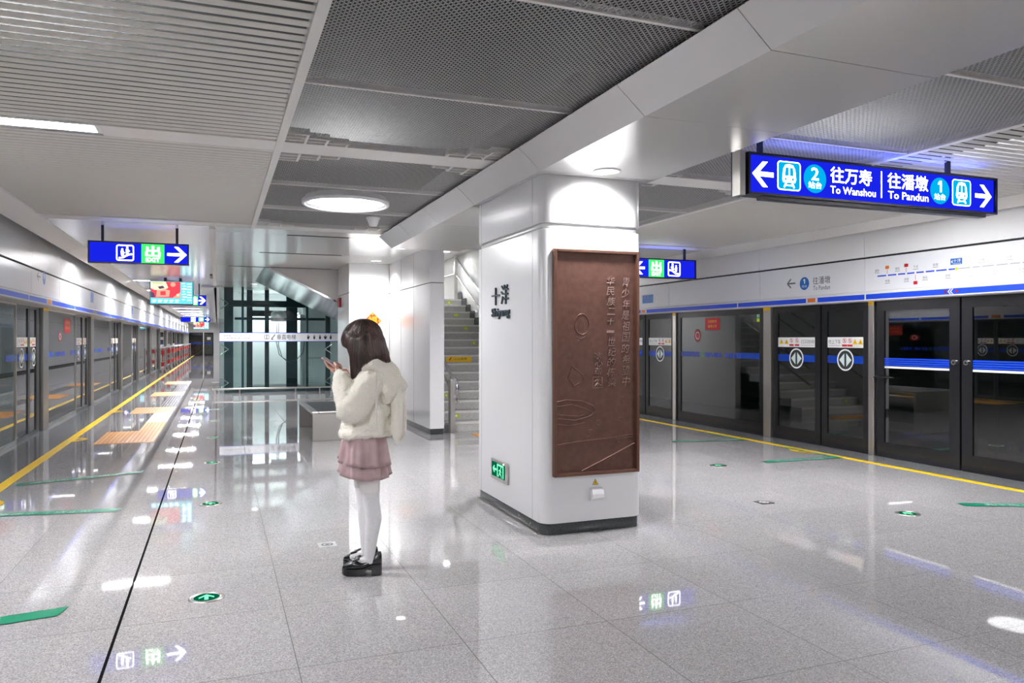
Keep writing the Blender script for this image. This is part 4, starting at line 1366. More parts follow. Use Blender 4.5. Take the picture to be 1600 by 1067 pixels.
# handrails
t = thing('handrail', 'stainless handrail with a square post at the foot of the stairs', 'handrail', (3.50, 11.78, 0))
MB().box(3.455, 3.535, 11.60, 11.72, 0, .86).build('post', 'steel', t, bevel=.006)
def rail(z0, x, ext, y_end=16.2):
    k = .5
    y0 = 11.72
    pts = [(x, y0 - ext, z0), (x, y0, z0)]
    pts += [(x, y_end, z0 + (y_end - y0) * k)]
    return pts
mb = MB(); p = rail(.97, 3.47, 0)
mb.tube([(3.47, 11.36, .60), (3.47, 11.30, .64), (3.47, 11.28, .72), (3.47, 11.30, .82), (3.47, 11.36, .87), (3.47, 11.55, .90), (3.47, 16.2, 3.22)], .024, 12, 'bright_steel')
mb.tube([(3.47, 11.66, .86), (3.47, 11.66, .95)], .012, 8, 'bright_steel')
mb.build('top_rail', None, t)
MB().tube([(3.53, 11.45, .52), (3.47, 16.2, 2.9)], .02, 12, 'bright_steel').build('low_rail', None, t)
t = thing('handrail', 'stainless handrail on posts at the top right of the stairs', 'handrail', (5.05, 16.0, 2.4))
for y, z in ((14.45, 1.35), (16.45, 2.4), (19.6, 2.4)):
    MB().box(4.99, 5.06, y - .035, y + .035, z, z + 1.0).build('post', 'steel', t)
MB().tube([(5.025, 11.7, .92), (5.025, 16.45, 3.34), (5.025, 19.8, 3.34)], .024, 10, 'bright_steel').build('top_rail', None, t)
MB().tube([(5.025, 11.7, .60), (5.025, 16.45, 2.98), (5.025, 19.8, 2.98)], .02, 10, 'bright_steel').build('low_rail', None, t)

# ---- red paper diamond, call point -------------------------------------------
a = Art((2.78, 14.56, 1.855), (1, 0, 0), (0, 0, 1))
a.poly([(0, .172), (.172, 0), (0, -.172), (-.172, 0)], 'fu_red', .002)
a.loop([(0, .165), (.165, 0), (0, -.165), (-.165, 0)], [(0, .155), (.155, 0), (0, -.155), (-.155, 0)], 'gold', .003)
a.text('福', -.085, -.09, .085, .085, 'gold', .004, .03)
for q in ((0, .125), (.125, 0), (0, -.125), (-.125, 0)):
    a.disc(q[0], q[1], .018, None, 'gold', .004, 10)
tag(a.build('paper_diamond'), 'red paper diamond with a gold character on the white wall behind the girl', 'decoration')
t = thing('call_point', 'small red alarm box high on the white wall beside the glass lift', 'alarm box', (2.33, 15.6, 2.2))
MB().box(2.285, 2.33, 15.50, 15.75, 2.15, 2.34).build('box', 'red_deep', t, bevel=.006)
a = Art((2.285, 0, 0), (0, -1, 0), (0, 0, 1)); a.rect(-15.71, 2.19, -15.58, 2.25, 'red', .001); a.build('lid', None, t)

# ---- steel bench --------------------------------------------------------------
t = thing('bench', 'stainless steel bench with solid ends behind the girl', 'bench', (2.02, 12.4, 0))
bx0, bx1, by0, by1 = 1.285, 2.52, 11.42, 13.42
for y0, y1 in ((by0, by0 + .06), (by1 - .06, by1)):
    MB().box(bx0 + .015, bx1 - .015, y0, y1, 0, .40).build('end_panel', 'brushed_steel', t, bevel=.004)
mb = MB()
mb.box(bx0, bx0 + .10, by0 - .01, by1 + .01, .395, .435); mb.box(bx1 - .10, bx1, by0 - .01, by1 + .01, .395, .435)
mb.box(bx0 + .10, bx1 - .10, by0 - .01, by0 + .07, .395, .435); mb.box(bx0 + .10, bx1 - .10, by1 - .07, by1 + .01, .395, .435)
mb.build('rim', 'steel', t, bevel=.012)
mb = MB()
n = 34
for i in range(n):
    x = bx0 + .10 + (bx1 - bx0 - .2) * (i + .5) / n
    mb.box(x - .012, x + .012, by0 + .07, by1 - .07, .412, .428)
for i in range(9):
    y = by0 + .07 + (by1 - by0 - .14) * (i + .5) / 9
    mb.box(bx0 + .10, bx1 - .10, y - .012, y + .012, .408, .420)
mb.build('slotted_seat', 'dark_metal', t)

# ---- glass lift ---------------------------------------------------------------
EX0, EX1, EY0, EY1 = .05, 3.75, 22.2, 25.6
t = thing('glass_lift', 'glass lift with dark green steel frame and a white band reading lift', 'lift', (1.6, EY0, 0))
mb = MB()
mb.box(EX0, EX1, EY0, EY0 + .015, .03, 3.30); mb.box(EX0, EX0 + .015, EY0 + .02, EY1, .03, 3.30)
mb.build('glass_wall', 'lift_glass', t)
for x0, x1, y in ((.17, .41, .45), (.62, .68, .12), (.80, .96, 1.4), (1.30, 1.42, 1.3), (1.92, 2.24, 1.4), (2.36, 2.42, .12), (2.95, 3.08, .45)):
    MB().box(x0, x1, EY0 + y, EY0 + y + .12, 0, 3.3).build('steel_post', 'teal_steel', t)
for x0, x1, y, z0, z1 in ((.17, 3.08, .50, 2.42, 2.60), (.45, 3.08, .55, 2.05, 2.12), (.8, 2.2, 1.38, 2.18, 2.35), (.17, 3.08, .50, 3.05, 3.2), (.17, 3.08, .5, 0, .10)):
    MB().box(x0, x1, EY0 + y, EY0 + y + .12, z0, z1).build('steel_beam', 'teal_steel', t)
mb = MB()
mb.box(.40, .60, EY0 + 2.6, EY0 + 2.63, 0, 3.2); mb.box(2.55, 2.9, EY0 + 2.6, EY0 + 2.63, 0, 3.2)
mb.box(.96, 2.4, EY0 + 2.58, EY0 + 2.62, .1, 2.25); mb.box(.90, .96, EY0 + 1.6, EY0 + 2.58, .1, 2.25); mb.box(2.34, 2.4, EY0 + 1.6, EY0 + 2.58, .1, 2.25)
mb.box(2.42, 3.7, EY0 + 1.8, EY0 + 1.83, 0, 3.0); mb.box(.45, 3.0, EY1 - .1, EY1 - .06, 0, 3.2)
mb.build('white_panel', 'plastic_white', t)
mb = MB(); mb.lathe(1.66, EY0 + .9, [(.21, 2.02), (.22, 2.05), (.21, 2.27), (.12, 2.33), (.001, 2.34)], 24); mb.lathe(1.66, EY0 + .9, [(.21, 2.02), (.001, 2.02)], 24)
mb.build('white_drum', 'plastic_white', t)
mb = MB()
mb.tube([(1.62, EY0 + .9, 2.02), (1.60, EY0 + .9, 1.4), (1.68, EY0 + .9, 1.05), (1.9, EY0 + .9, .85), (2.15, EY0 + .9, .88), (2.35, EY0 + .9, 1.1), (2.42, EY0 + .9, 1.6)], .012, 6)
mb.tube([(1.66, EY0 + .9, 2.02), (1.66, EY0 + .9, 1.3), (1.76, EY0 + .9, .98), (2.0, EY0 + .9, .8)], .012, 6)
mb.build('hanging_cable', 'dark_metal', t)
mb = MB()
for x, q in ((.16, 1), (3.0, -1)):
    for z in (.30, 1.22, 2.48):
        mb.tube([(x - .08 * q, EY0 + .04, z + .14), (x + .12 * q, EY0 + .06, z), (x - .08 * q, EY0 + .04, z - .14)], .016, 6)
mb.build('glass_clamp', 'bright_steel', t)
mb = MB()
for z in (.95, .62):
    pass
for k in range(12):
    mb.tube([(2.46, EY0 + .7 + .02 * k, .15 + k * .07), (2.60, EY0 + .7, .15 + k * .07)], .01, 6)
mb.box(2.45, 2.85, EY0 + .7, EY0 + .74, .92, .98)
mb.build('cable_rack', 'steel', t)
a = Art((0, EY0 - .002, 0), (1, 0, 0), (0, 0, 1))
a.rect(EX0, 1.432, EX1, 1.685, 'white_fascia', .001); a.rect(EX0, 1.672, EX1, 1.69, 'blue_film', .0015); a.rect(EX0, 1.43, EX1, 1.446, 'blue_film', .0015)
a.build('band', None, t)
a = Art((0, EY0 - .002, 0), (1, 0, 0), (0, 0, 1))
a.text('垂直电梯', 1.55, 1.49, 2.06, 1.635, 'black_print', .003)
a.rframe(1.22, 1.50, 1.34, 1.63, .01, .012, 'black_print', .003); a.line((1.28, 1.51), (1.28, 1.62), .015, 'black_print', .003)
a.line((1.40, 1.50), (1.50, 1.63), .022, 'black_print', .003); a.line((1.40, 1.50), (1.46, 1.50), .02, 'black_print', .003)
a.text('请照看好同行老人小孩', .14, 1.575, .85, 1.62, 'grey_print', .003); a.text('文明乘梯请勿超载', .14, 1.505, .85, 1.55, 'grey_print', .003)
for k, x in enumerate((2.40, 2.57, 2.73, 2.88, 3.03)):
    a.disc(x, 1.61, .016, None, 'black_print', .003, 12); a.poly([(x - .03 - .02 * (k == 3), 1.585), (x + .03 + .02 * (k in (0, 3)), 1.585), (x + .02, 1.50), (x - .02, 1.50)], 'black_print', .003)
a.build('band_lettering', None, t)
MB().box(1.0, 2.3, EY0 + 1.65, EY0 + 2.5, 2.27, 2.30, 'lamp_cab').build('cab_lamp', None, t)
t = thing('bumper_rail', 'low steel bumper rail standing before the glass lift', 'rail', (1.5, 21.6, 0))
MB().tube([(-.15, 21.6, .17), (3.0, 21.6, .17)], .025, 10).build('bar', 'steel', t)
MB().tube([(-.15, 21.6, .36), (.03, 21.6, .36)], .018, 8).build('end_bar', 'bright_steel', t)
for x in (-.13, .55, 2.0, 2.65):
    MB().tube([(x, 21.6, 0), (x, 21.6, .36 if x < 0 else .17)], .02, 8).build('post', 'steel', t)

# ---- barriers stored along the left screens far away ---------------------------
def barrier(x, y, lb):
    t = thing('crowd_barrier', lb, 'barrier', (x, y, 0), 'barriers along the left platform')
    for dx in (-.09, .09):
        MB().tube([(x + dx, y, .08), (x + dx, y, 1.12)], .03, 10).build('post', 'steel', t)
    MB().box(x - .10, x + .10, y - .02, y + .02, .78, .98).build('upper_band', 'barrier_red', t)
    MB().box(x - .10, x + .10, y - .02, y + .02, .26, .44).build('lower_band', 'barrier_red', t)
    MB().box(x - .12, x + .12, y - .03, y + .03, 1.08, 1.17).build('cap', 'plastic_white', t)
    for dx in (-.09, .09):
        MB().box(x + dx - .04, x + dx + .04, y - .22, y + .22, 0, .08).build('foot', 'dark_metal', t)
    return t
NUM = ('nearest', 'second', 'third', 'fourth', 'fifth', 'sixth', 'seventh', 'eighth', 'ninth', 'farthest')
b0 = barrier(-2.36, 38.5, 'red banded steel barrier by the left screens, nearest of the far row')
for k in range(1, 10):
    dup(b0, (-2.36 + .022 * k, 38.5 + [0, 4, 7, 9.5, 12.5, 15.5, 18.5, 21.5, 25, 28.5][k], 0), 'red banded steel barrier by the left screens, %s of the far row' % NUM[k])
# ================================================================ THE GIRL
from mathutils.bvhtree import BVHTree
mat('skin', (0.66, 0.40, 0.31), 0.45)
mat('hair_dark', (0.030, 0.019, 0.017), 0.34, spec=0.6)
mat('hair_brown', (0.125, 0.062, 0.045), 0.34, spec=0.6)
mat('fleece', (0.93, 0.895, 0.80), 0.95, spec=0.1, bump=(150, 0.9, 0.006))
mat('skirt_pink', (0.49, 0.345, 0.35), 0.5, noise=(18, 0.10))
mat('stocking', (0.77, 0.755, 0.765), 0.6, noise=(60, 0.04))
mat('stocking_band', (0.80, 0.775, 0.755), 0.65)
mat('shoe_black', (0.008, 0.009, 0.010), 0.20, coat=0.4)
mat('phone_pink', (0.62, 0.45, 0.45), 0.3)
mat('phone_glass', (0.02, 0.02, 0.025), 0.08)
mat('lip', (0.50, 0.18, 0.17), 0.4)
mat('nail', (0.75, 0.45, 0.45), 0.25)
mat('cord', (0.82, 0.80, 0.74), 0.8)
GO = Vector((.885, 4.905, 0))
GL, GD = Vector((-.9322, .3621, 0)), Vector((.3621, .9322, 0))
def G(x, y, z):
    return GO + GL * x + GD * y + Vector((0, 0, z))
girl = thing('person', 'girl in a white fleece jacket, pink skirt and white stockings looking at a phone', 'person', GO)

class Blob:
    def __init__(s):
        s.bm = bmesh.new()
    def ball(s, c, r, rot=None):
        r = (r, r, r) if isinstance(r, (int, float)) else r
        R = rot or Matrix.Identity(3)
        res = bmesh.ops.create_icosphere(s.bm, subdivisions=3, radius=1)
        for v in res['verts']:
            p = R @ Vector((v.co.x * r[0], v.co.y * r[1], v.co.z * r[2]))
            v.co = G(c[0] + p.x, c[1] + p.y, c[2] + p.z) - GO
        return s
    def chain(s, pts, rs, n=14):
        """tapering limb through pts"""
        P = [Vector(p) for p in pts]
        for p, r in zip(P, rs):
            s.ball(p, r)
        for a, b, ra, rb in zip(P[:-1], P[1:], rs[:-1], rs[1:]):
            t = (b - a).normalized(); u = t.orthogonal().normalized(); w_ = t.cross(u)
            ring = []
            for c, r in ((a, ra), (b, rb)):
                ring.append([s.bm.verts.new(G(*(c + (u * math.cos(2 * math.pi * k / n) + w_ * math.sin(2 * math.pi * k / n)) * r)) - GO) for k in range(n)])
            for k in range(n):
                s.bm.faces.new((ring[0][k], ring[0][(k + 1) % n], ring[1][(k + 1) % n], ring[1][k]))
            s.bm.faces.new(ring[0][::-1]); s.bm.faces.new(ring[1])
        return s
    def build(s, name, m, voxel, parent, smooth=4, displace=None, fac=0.5):
        bmesh.ops.recalc_face_normals(s.bm, faces=s.bm.faces)
        me = bpy.data.meshes.new(name); s.bm.to_mesh(me); s.bm.free()
        o = bpy.data.objects.new(name, me); C.objects.link(o)
        r = o.modifiers.new('r', 'REMESH'); r.mode = 'VOXEL'; r.voxel_size = voxel; r.use_smooth_shade = True
        if smooth:
            q = o.modifiers.new('s', 'SMOOTH'); q.factor = fac; q.iterations = smooth
        for k, (scale, strength) in enumerate(displace or []):
            tx = bpy.data.textures.new(name + str(k), 'CLOUDS'); tx.noise_scale = scale; tx.noise_depth = 2
            dm = o.modifiers.new('d', 'DISPLACE'); dm.texture = tx; dm.strength = strength; dm.mid_level = 0.5; dm.texture_coords = 'LOCAL'
        bpy.context.view_layer.update()
        me2 = bpy.data.meshes.new_from_object(o.evaluated_get(bpy.context.evaluated_depsgraph_get()))
        o.modifiers.clear(); o.data = me2; bpy.data.meshes.remove(me)
        me2.materials.clear(); me2.materials.append(M[m])
        me2.polygons.foreach_set('use_smooth', [True] * len(me2.polygons))
        o.parent = parent
        return o

# phone geometry first: the hands close on it
ph_c = Vector((.212, .020, 1.343)); ph_p = Vector((.826, 0, .564)).normalized(); ph_n = Vector((-.564, 0, .826)).normalized(); ph_y = Vector((0, 1, 0))
def PHL(a, b, c):
    return ph_c + ph_p * a + ph_y * b + ph_n * c

fa = math.radians(22)                       # head turned away from the viewer and bowed
hf = Vector((math.cos(fa) * math.cos(.42), math.sin(fa) * math.cos(.42), -math.sin(.42)))
hs = Vector((math.sin(fa), -math.cos(fa), 0))      # towards her left ear
hu = Vector((math.cos(fa) * math.sin(.42), math.sin(fa) * math.sin(.42), math.cos(.42)))
hc = Vector((.030, .035, 1.490))
HR = Matrix((hf, hs, hu)).transposed()
def H(f, s_, u):
    return hc + hf * f + hs * s_ + hu * u
b = Blob()
b.ball(hc, (.098, .076, .100), HR)                       # cranium
b.ball(H(.028, 0, -.055), (.062, .056, .075), HR)        # face
b.ball(H(.066, 0, -.112), (.022, .024, .018), HR)        # chin
b.ball(H(.030, .030, -.090), (.045, .018, .028), HR); b.ball(H(.030, -.030, -.090), (.045, .018, .028), HR)
b.chain([H(.088, 0, -.020), H(.104, 0, -.052)], (.007, .012))   # nose
b.ball(H(.086, 0, -.084), (.012, .024, .010), HR)        # mouth
for q in (1, -1):
    b.ball(H(.078, q * .030, -.010), (.018, .022, .008), HR)     # brow
    b.ball(H(-.005, q * .077, -.030), (.020, .008, .032), HR)    # ear
b.chain([(.0, .035, 1.42), (-.02, .03, 1.28)], (.050, .056))
b.chain([(-.02, .03, 1.25), (-.02, .03, 1.12), (-.01, .03, .98), (-.01, .03, .90), (-.01, .03, .84)], (.08, .11, .095, .105, .10))
nsh, nel, nwr = (-.045, -.115, 1.225), (.035, -.185, 1.06), (.145, -.062, 1.283)
fsh, fel, fwr = (-.01, .175, 1.225), (.075, .225, 1.06), (.150, .102, 1.288)
b.chain([(-.02, .02, 1.23), nsh, nel, nwr], (.06, .05, .038, .023)); b.chain([(-.02, .04, 1.23), fsh, fel, fwr], (.06, .05, .038, .023))
# legs down into the shoes
nleg = [(-.02, -.04, .80), (-.040, -.047, .62), (-.052, -.066, .475), (-.068, -.066, .36), (-.052, -.064, .22), (-.044, -.062, .135), (-.050, -.062, .09)]
nrad = (.066, .061, .050, .051, .038, .031, .030)
fleg = [(.02, .11, .80), (.030, .105, .62), (.022, .10, .475), (.008, .095, .36), (.008, .085, .22), (.006, .08, .135), (.0, .075, .09)]
b.chain(nleg, nrad); b.chain(fleg, nrad)
b.chain([(-.04, -.062, .10), (.05, -.06, .072)], (.026, .02)); b.chain([(.01, .08, .10), (.09, .105, .072)], (.026, .02))
# hands
def hand(wr, side):
    """side -1: near (left) hand, +1: far (right) hand, both under the phone"""
    yb = side * .030
    pal = [PHL(-.050, yb * 1.15, -.026), PHL(-.026, yb * .9, -.024)]
    b.chain([wr, pal[0], pal[1]], (.021, .019, .016))
    b.chain([pal[0] + ph_y * side * .016, pal[1] + ph_y * side * .020], (.015, .013))
    b.chain([pal[0] - ph_y * side * .012, pal[1] - ph_y * side * .020], (.015, .013))
    offs = (.046, .024, .002, -.019)
    lens = (.052, .064, .070, .060)
    for k, (of, ln) in enumerate(zip(offs, lens)):
        y0 = yb * .9 + side * (of - .012)
        base = PHL(-.024, y0, -.024)
        lift = (.012, .006, .003, .0)[k]
        mid = PHL(-.024 + ln * .55, y0 + side * .003, -.027 + lift * .3)
        tip = PHL(-.024 + ln, y0 + side * (.004 - .004 * k), -.0155 + lift * (.6 if k else .5))
        b.chain([base, mid, tip], (.0092, .0082, .0068), 10)
    tb = PHL(-.062, side * .050, -.012)
    tm = PHL(-.040, side * .050, .010)
    tt = PHL(-.012, side * .026, .0135)
    b.chain([PHL(-.060, side * .036, -.022), tb, tm, tt], (.014, .012, .0098, .0078), 10)
hand(nwr, -1); hand(fwr, 1)
body = b.build('body', 'skin', .0034, girl, 3)

for q in (1, -1):
    e = Blob(); e.ball(H(.082, q * .030, -.028), .0105)
    e.build('eye', 'plastic_white', .003, girl, 2)
    e = Blob(); e.ball(H(.0915, q * .030, -.029), (.003, .005, .005), HR)
    e.build('iris', 'black_print', .0012, girl, 1)
e = Blob(); e.ball(H(.0945, 0, -.081), (.005, .019, .0045), HR); e.ball(H(.0935, 0, -.089), (.005, .016, .0045), HR)
e.build('lips', 'lip', .002, girl, 2)
mb = MB()
for side in (-1, 1):
    c = PHL(-.008, side * .0245, .0205)
    vs = [G(*(c + ph_p * (math.cos(t) * .0075) + ph_y * (math.sin(t) * .005))) for t in np.linspace(0, 2 * math.pi, 12)[:-1]]
    mb.poly(vs)
mb.build('nails', 'nail', girl)

# phone: a thing of its own, held in both hands
phone = thing('phone', 'pale pink phone held by the girl in both hands', 'phone', G(*ph_c))
def rounded(half_l, half_w, r):
    return [(p[0], p[1]) for p in Art.rr(-half_l, -half_w, half_l, half_w, r, 4)]
def slab(name, hl, hw, r, c0, c1, m):
    mb = MB()
    pts = rounded(hl, hw, r); n = len(pts)
    vs = [G(*PHL(p[0], p[1], c0)) for p in pts] + [G(*PHL(p[0], p[1], c1)) for p in pts]
    mb.raw(vs, [tuple(range(n)), tuple(range(n, 2 * n))] + [(i, (i + 1) % n, n + (i + 1) % n, n + i) for i in range(n)])
    return mb.build(name, m, phone, recalc=True)
slab('case', .074, .037, .011, -.0075, .0025, 'phone_pink')
slab('screen', .068, .033, .007, .0025, .0034, 'phone_glass')
slab('camera_bump', .012, .010, .004, -.0095, -.0075, 'phone_glass').location += (GL * ph_p.x + Vector((0, 0, ph_p.z))) * .052

# stockings with a deeper band at the top
for leg, yy in ((nleg, -.062), (fleg, .105)):
    b = Blob()
    k = [(x, y, z) for x, y, z in leg[1:]]
    k[0] = (k[0][0], k[0][1], .60)
    b.chain(k, [r + .0035 for r in nrad[1:]])
    x0 = .05
    b.chain([(k[-1][0], k[-1][1], .10), (k[-1][0] + .09, k[-1][1], .074)], (.029, .023))
    s_ = b.build('stocking', 'stocking', .0045, girl, 4)
    b = Blob(); r = nrad[1] + .0052
    b.chain([(k[0][0], k[0][1], .585), (k[0][0], k[0][1], .606)], (r, r)); 
    c = Blob()
    mb = MB()
    n = 28
    vs = []
    for z, rr in ((.530, .0585), (.532, .0605), (.58, .0665), (.614, .0685), (.616, .066)):
        t = (.60 - z) / .125
        cx = k[0][0] + (k[1][0] - k[0][0]) * t; cy = k[0][1] + (k[1][1] - k[0][1]) * t
        rr = nrad[1] + (nrad[2] - nrad[1]) * t + (.0052 if .531 < z < .629 else .003)
        vs += [G(cx + rr * math.cos(2 * math.pi * q / n), cy + rr * math.sin(2 * math.pi * q / n), z) for q in range(n)]
    mb.raw(vs, [(i * n + q, i * n + (q + 1) % n, (i + 1) * n + (q + 1) % n, (i + 1) * n + q) for i in range(4) for q in range(n)], None, True)
    mb.build('stocking_top', 'stocking_band', girl, recalc=True)
    b.bm.free(); c.bm.free()

# platform loafers with a bow
def shoe(cx, cy, yaw):
    ca, sa = math.cos(yaw), math.sin(yaw)
    def S(s_, t, z):
        return G(cx + s_ * ca - t * sa, cy + s_ * sa + t * ca, z)
    def width(s_):
        if s_ > .035:
            return max(.004, .043 * max(0, 1 - ((s_ - .035) / .092) ** 2.2) ** .5)
        heel = max(0, (-.085 - s_) / .0385)
        return max(.004, (.043 - .012 * min(1, (.035 - s_) / .10)) * max(0, 1 - heel ** 2) ** .5)
    ss = [-.1215, -.118, -.110, -.10, -.08, -.06, -.04, -.02, 0, .02, .04, .06, .08, .095, .108, .117, .1235, .126]
    top = dict(zip(ss, [.128, .146, .149, .145, .130, .114, .101, .091, .087, .092, .100, .096, .086, .078, .071, .065, .057, .05]))
    base = [(-.1215, .066), (-.06, .066), (-.01, .042), (.126, .042)]
    def bz(s_):
        for (a, za), (b_, zb) in zip(base[:-1], base[1:]):
            if s_ <= b_:
                return za + (zb - za) * (s_ - a) / (b_ - a)
        return .042
    mb = MB(); n = 11; vs = []
    for s_ in ss:
        w_, z0, z1 = width(s_), bz(s_), top[s_]
        for k in range(n):
            t = math.pi * k / (n - 1)
            vs.append(S(s_, -math.cos(t) * w_, z0 + (z1 - z0) * math.sin(t) ** .55))
    fs = [(i * n + k, i * n + k + 1, (i + 1) * n + k + 1, (i + 1) * n + k) for i in range(len(ss) - 1) for k in range(n - 1)]
    fs += [(i * n, (i + 1) * n, (i + 1) * n + n - 1, i * n + n - 1) for i in range(len(ss) - 1)]
    mb.raw(vs, fs, None, True)
    up = mb.build('shoe', 'shoe_black', girl, recalc=True)
    # sole: platform front, block heel and the slope between them
    mb = MB()
    def wedge(s0, s1, lo, hi, m=8):
        q = [s0 + (s1 - s0) * i / m for i in range(m + 1)]
        out = []
        for s_ in q:
            w_ = width(s_) + .004
            out.append([S(s_, -w_, lo(s_)), S(s_, w_, lo(s_)), S(s_, w_, hi(s_)), S(s_, -w_, hi(s_))])
        v = [p for r in out for p in r]
        f = [(i * 4 + k, i * 4 + (k + 1) % 4, (i + 1) * 4 + (k + 1) % 4, (i + 1) * 4 + k) for i in range(m) for k in range(4)]
        f += [(0, 1, 2, 3), (m * 4 + 3, m * 4 + 2, m * 4 + 1, m * 4)]
        mb.raw(v, f)
    wedge(-.024, .1275, lambda s_: 0.001 + max(0, (s_ - .09)) * .25, lambda s_: bz(s_) + .004, 12)
    wedge(-.123, -.062, lambda s_: .001, lambda s_: bz(s_) + .004)
    wedge(-.066, -.02, lambda s_: bz(s_) - .010, lambda s_: bz(s_) + .003, 4)
    mb.build('platform_sole', 'shoe_black', up, recalc=True)
    b = Blob()
    def q(s_, t, z): return (cx + s_ * ca - t * sa, cy + s_ * sa + t * ca, z)
    b.ball(q(.035, 0, .104), (.014, .011, .011))
    for k in (-1, 1):
        b.chain([q(.036, k * .008, .105), q(.020, k * .030, .110), q(.050, k * .032, .098), q(.036, k * .008, .105)], (.006, .009, .009, .006), 8)
    b.build('bow', 'shoe_black', .0035, up, 2)
    mb = MB()
    mb.tube([S(.052, -.030, .096), S(.056, 0, .101), S(.052, .030, .096)], .004, 8)
    for k in (-1, 1):
        mb.tube([S(.052 + .009 * math.cos(t), k * .031, .094 + .009 * math.sin(t)) for t in np.linspace(0, 2 * math.pi, 13)], .0028, 6)
    mb.build('metal_bit', 'bright_steel', up, recalc=True)
shoe(.002, -.063, -.06); shoe(.042, .088, .30)

# skirt: two pleated tiers
def tier(z0, z1, a0, a1, ph, npl, amp, inner):
    mb = MB(); n = 200; rows = 9; vs = []
    for i in range(rows):
        t = i / (rows - 1); z = z0 + (z1 - z0) * t
        for k in range(n):
            f = 2 * math.pi * k / n
            pl = math.sin(npl * f + ph + .9 * math.sin(3 * f + ph)) + .35 * math.sin((2 * npl + 3) * f + 1.7 * ph)
            rx = a0[0] + (a1[0] - a0[0]) * t + amp * pl * t ** .8; ry = a0[1] + (a1[1] - a0[1]) * t + amp * pl * t ** .8
            vs.append(G(.003 + rx * math.cos(f), .025 + ry * math.sin(f), z + .006 * pl * t * (1 if i == rows - 1 else .6) - .02 * t * math.cos(f + 2.6)))
    m = len(vs)
    cen = G(.003, .025, 0)
    vs += [cen + (Vector((v.x, v.y, 0)) - cen) * .978 + Vector((0, 0, v.z - cen.z + .001)) for v in vs]
    fs = []
    for i in range(rows - 1):
        for k in range(n):
            q = (i * n + k, i * n + (k + 1) % n, (i + 1) * n + (k + 1) % n, (i + 1) * n + k)
            fs.append(q); fs.append(tuple(m + x for x in q[::-1]))
    e = (rows - 1) * n
    fs += [(e + k, e + (k + 1) % n, m + e + (k + 1) % n, m + e + k) for k in range(n)]
    mb.raw(vs, fs, None, True)
    return mb
sk = tier(.93, .706, (.130, .163), (.160, .192), .6, 8, .017, False).build('skirt', 'skirt_pink', girl, recalc=True)
tier(.80, .628, (.132, .163), (.157, .190), 2.1, 9, .016, False).build('lower_tier', 'skirt_pink', sk, recalc=True)

# fleece jacket
b = Blob()
b.ball((-.015, .03, 1.14), (.150, .195, .165)); b.ball((-.010, .03, 1.00), (.163, .200, .135)); b.ball((-.012, .03, .945), (.168, .202, .075))
b.ball((-.050, .03, 1.02), (.140, .19, .13))
b.chain([(-.02, -.03, 1.25), (-.055, -.115, 1.215), (.030, -.190, 1.075), (.050, -.188, 1.065)], (.075, .088, .090, .088))
b.chain([(.045, -.188, 1.080), (.100, -.125, 1.165), (.130, -.080, 1.238), (.146, -.062, 1.272)], (.085, .074, .058, .038))
b.chain([(-.01, .09, 1.25), (-.005, .175, 1.215), (.075, .225, 1.08)], (.075, .080, .080))
b.chain([(.075, .225, 1.08), (.145, .16, 1.165), (.165, .125, 1.235), (.155, .105, 1.272)], (.080, .070, .055, .036))
b.chain([(.03, -.04, 1.255), (.075, .03, 1.225), (.04, .10, 1.255)], (.050, .045, .050))
pts = [(-.011 + .146 * math.cos(f), .03 + .178 * math.sin(f), .905 - .008 * math.cos(f)) for f in np.linspace(0, 2 * math.pi, 26)]
b.chain(pts, [.034] * 26, 8)
jk = b.build('fleece_jacket', 'fleece', .0075, girl, 5, [(.05, .030), (.012, .006)])
b = Blob()
b.chain([(-.045, .03, 1.345), (-.095, .03, 1.335), (-.150, .03, 1.275), (-.205, .03, 1.205)], (.042, .066, .072, .050))
b.chain([(.045, -.050, 1.265), (-.010, -.080, 1.318), (-.075, -.085, 1.335), (-.140, -.075, 1.285), (-.205, -.045, 1.215), (-.228, .0, 1.195)], (.026, .036, .046, .048, .042, .040))
b.chain([(.045, .11, 1.265), (-.010, .14, 1.315), (-.075, .145, 1.330), (-.140, .13, 1.28), (-.205, .10, 1.212), (-.228, .05, 1.195)], (.026, .036, .046, .048, .042, .040))
b.chain([(-.115, -.07, 1.25), (-.165, -.075, 1.17), (-.150, -.06, 1.12)], (.055, .05, .035))
hd = b.build('hood', 'fleece', .0075, jk, 5, [(.05, .012), (.012, .009)])
for y0, y1 in ((-.035, -.075), (.10, .13)):
    b = Blob()
    b.chain([(-.205, y0, 1.20), (-.222, y0 - .01, 1.10), (-.222, y1, 1.0), (-.220, y1, .90), (-.216, y1, .845)], (.036, .032, .034, .032, .018))
    b.chain([(-.190, y0, 1.18), (-.205, y0, 1.05), (-.203, y1, .93)], (.03, .03, .02))
    b.build('hood_ear', 'fleece', .007, hd, 4, [(.012, .009)])
mb = MB()
mb.tube([G(-.098, -.142, 1.300), G(-.108, -.170, 1.265), G(-.112, -.195, 1.22), G(-.114, -.215, 1.12), G(-.117, -.218, .96), G(-.119, -.218, .945)], [.0038] * 5 + [.006], 8)
mb.build('drawstring', 'cord', jk, recalc=True)

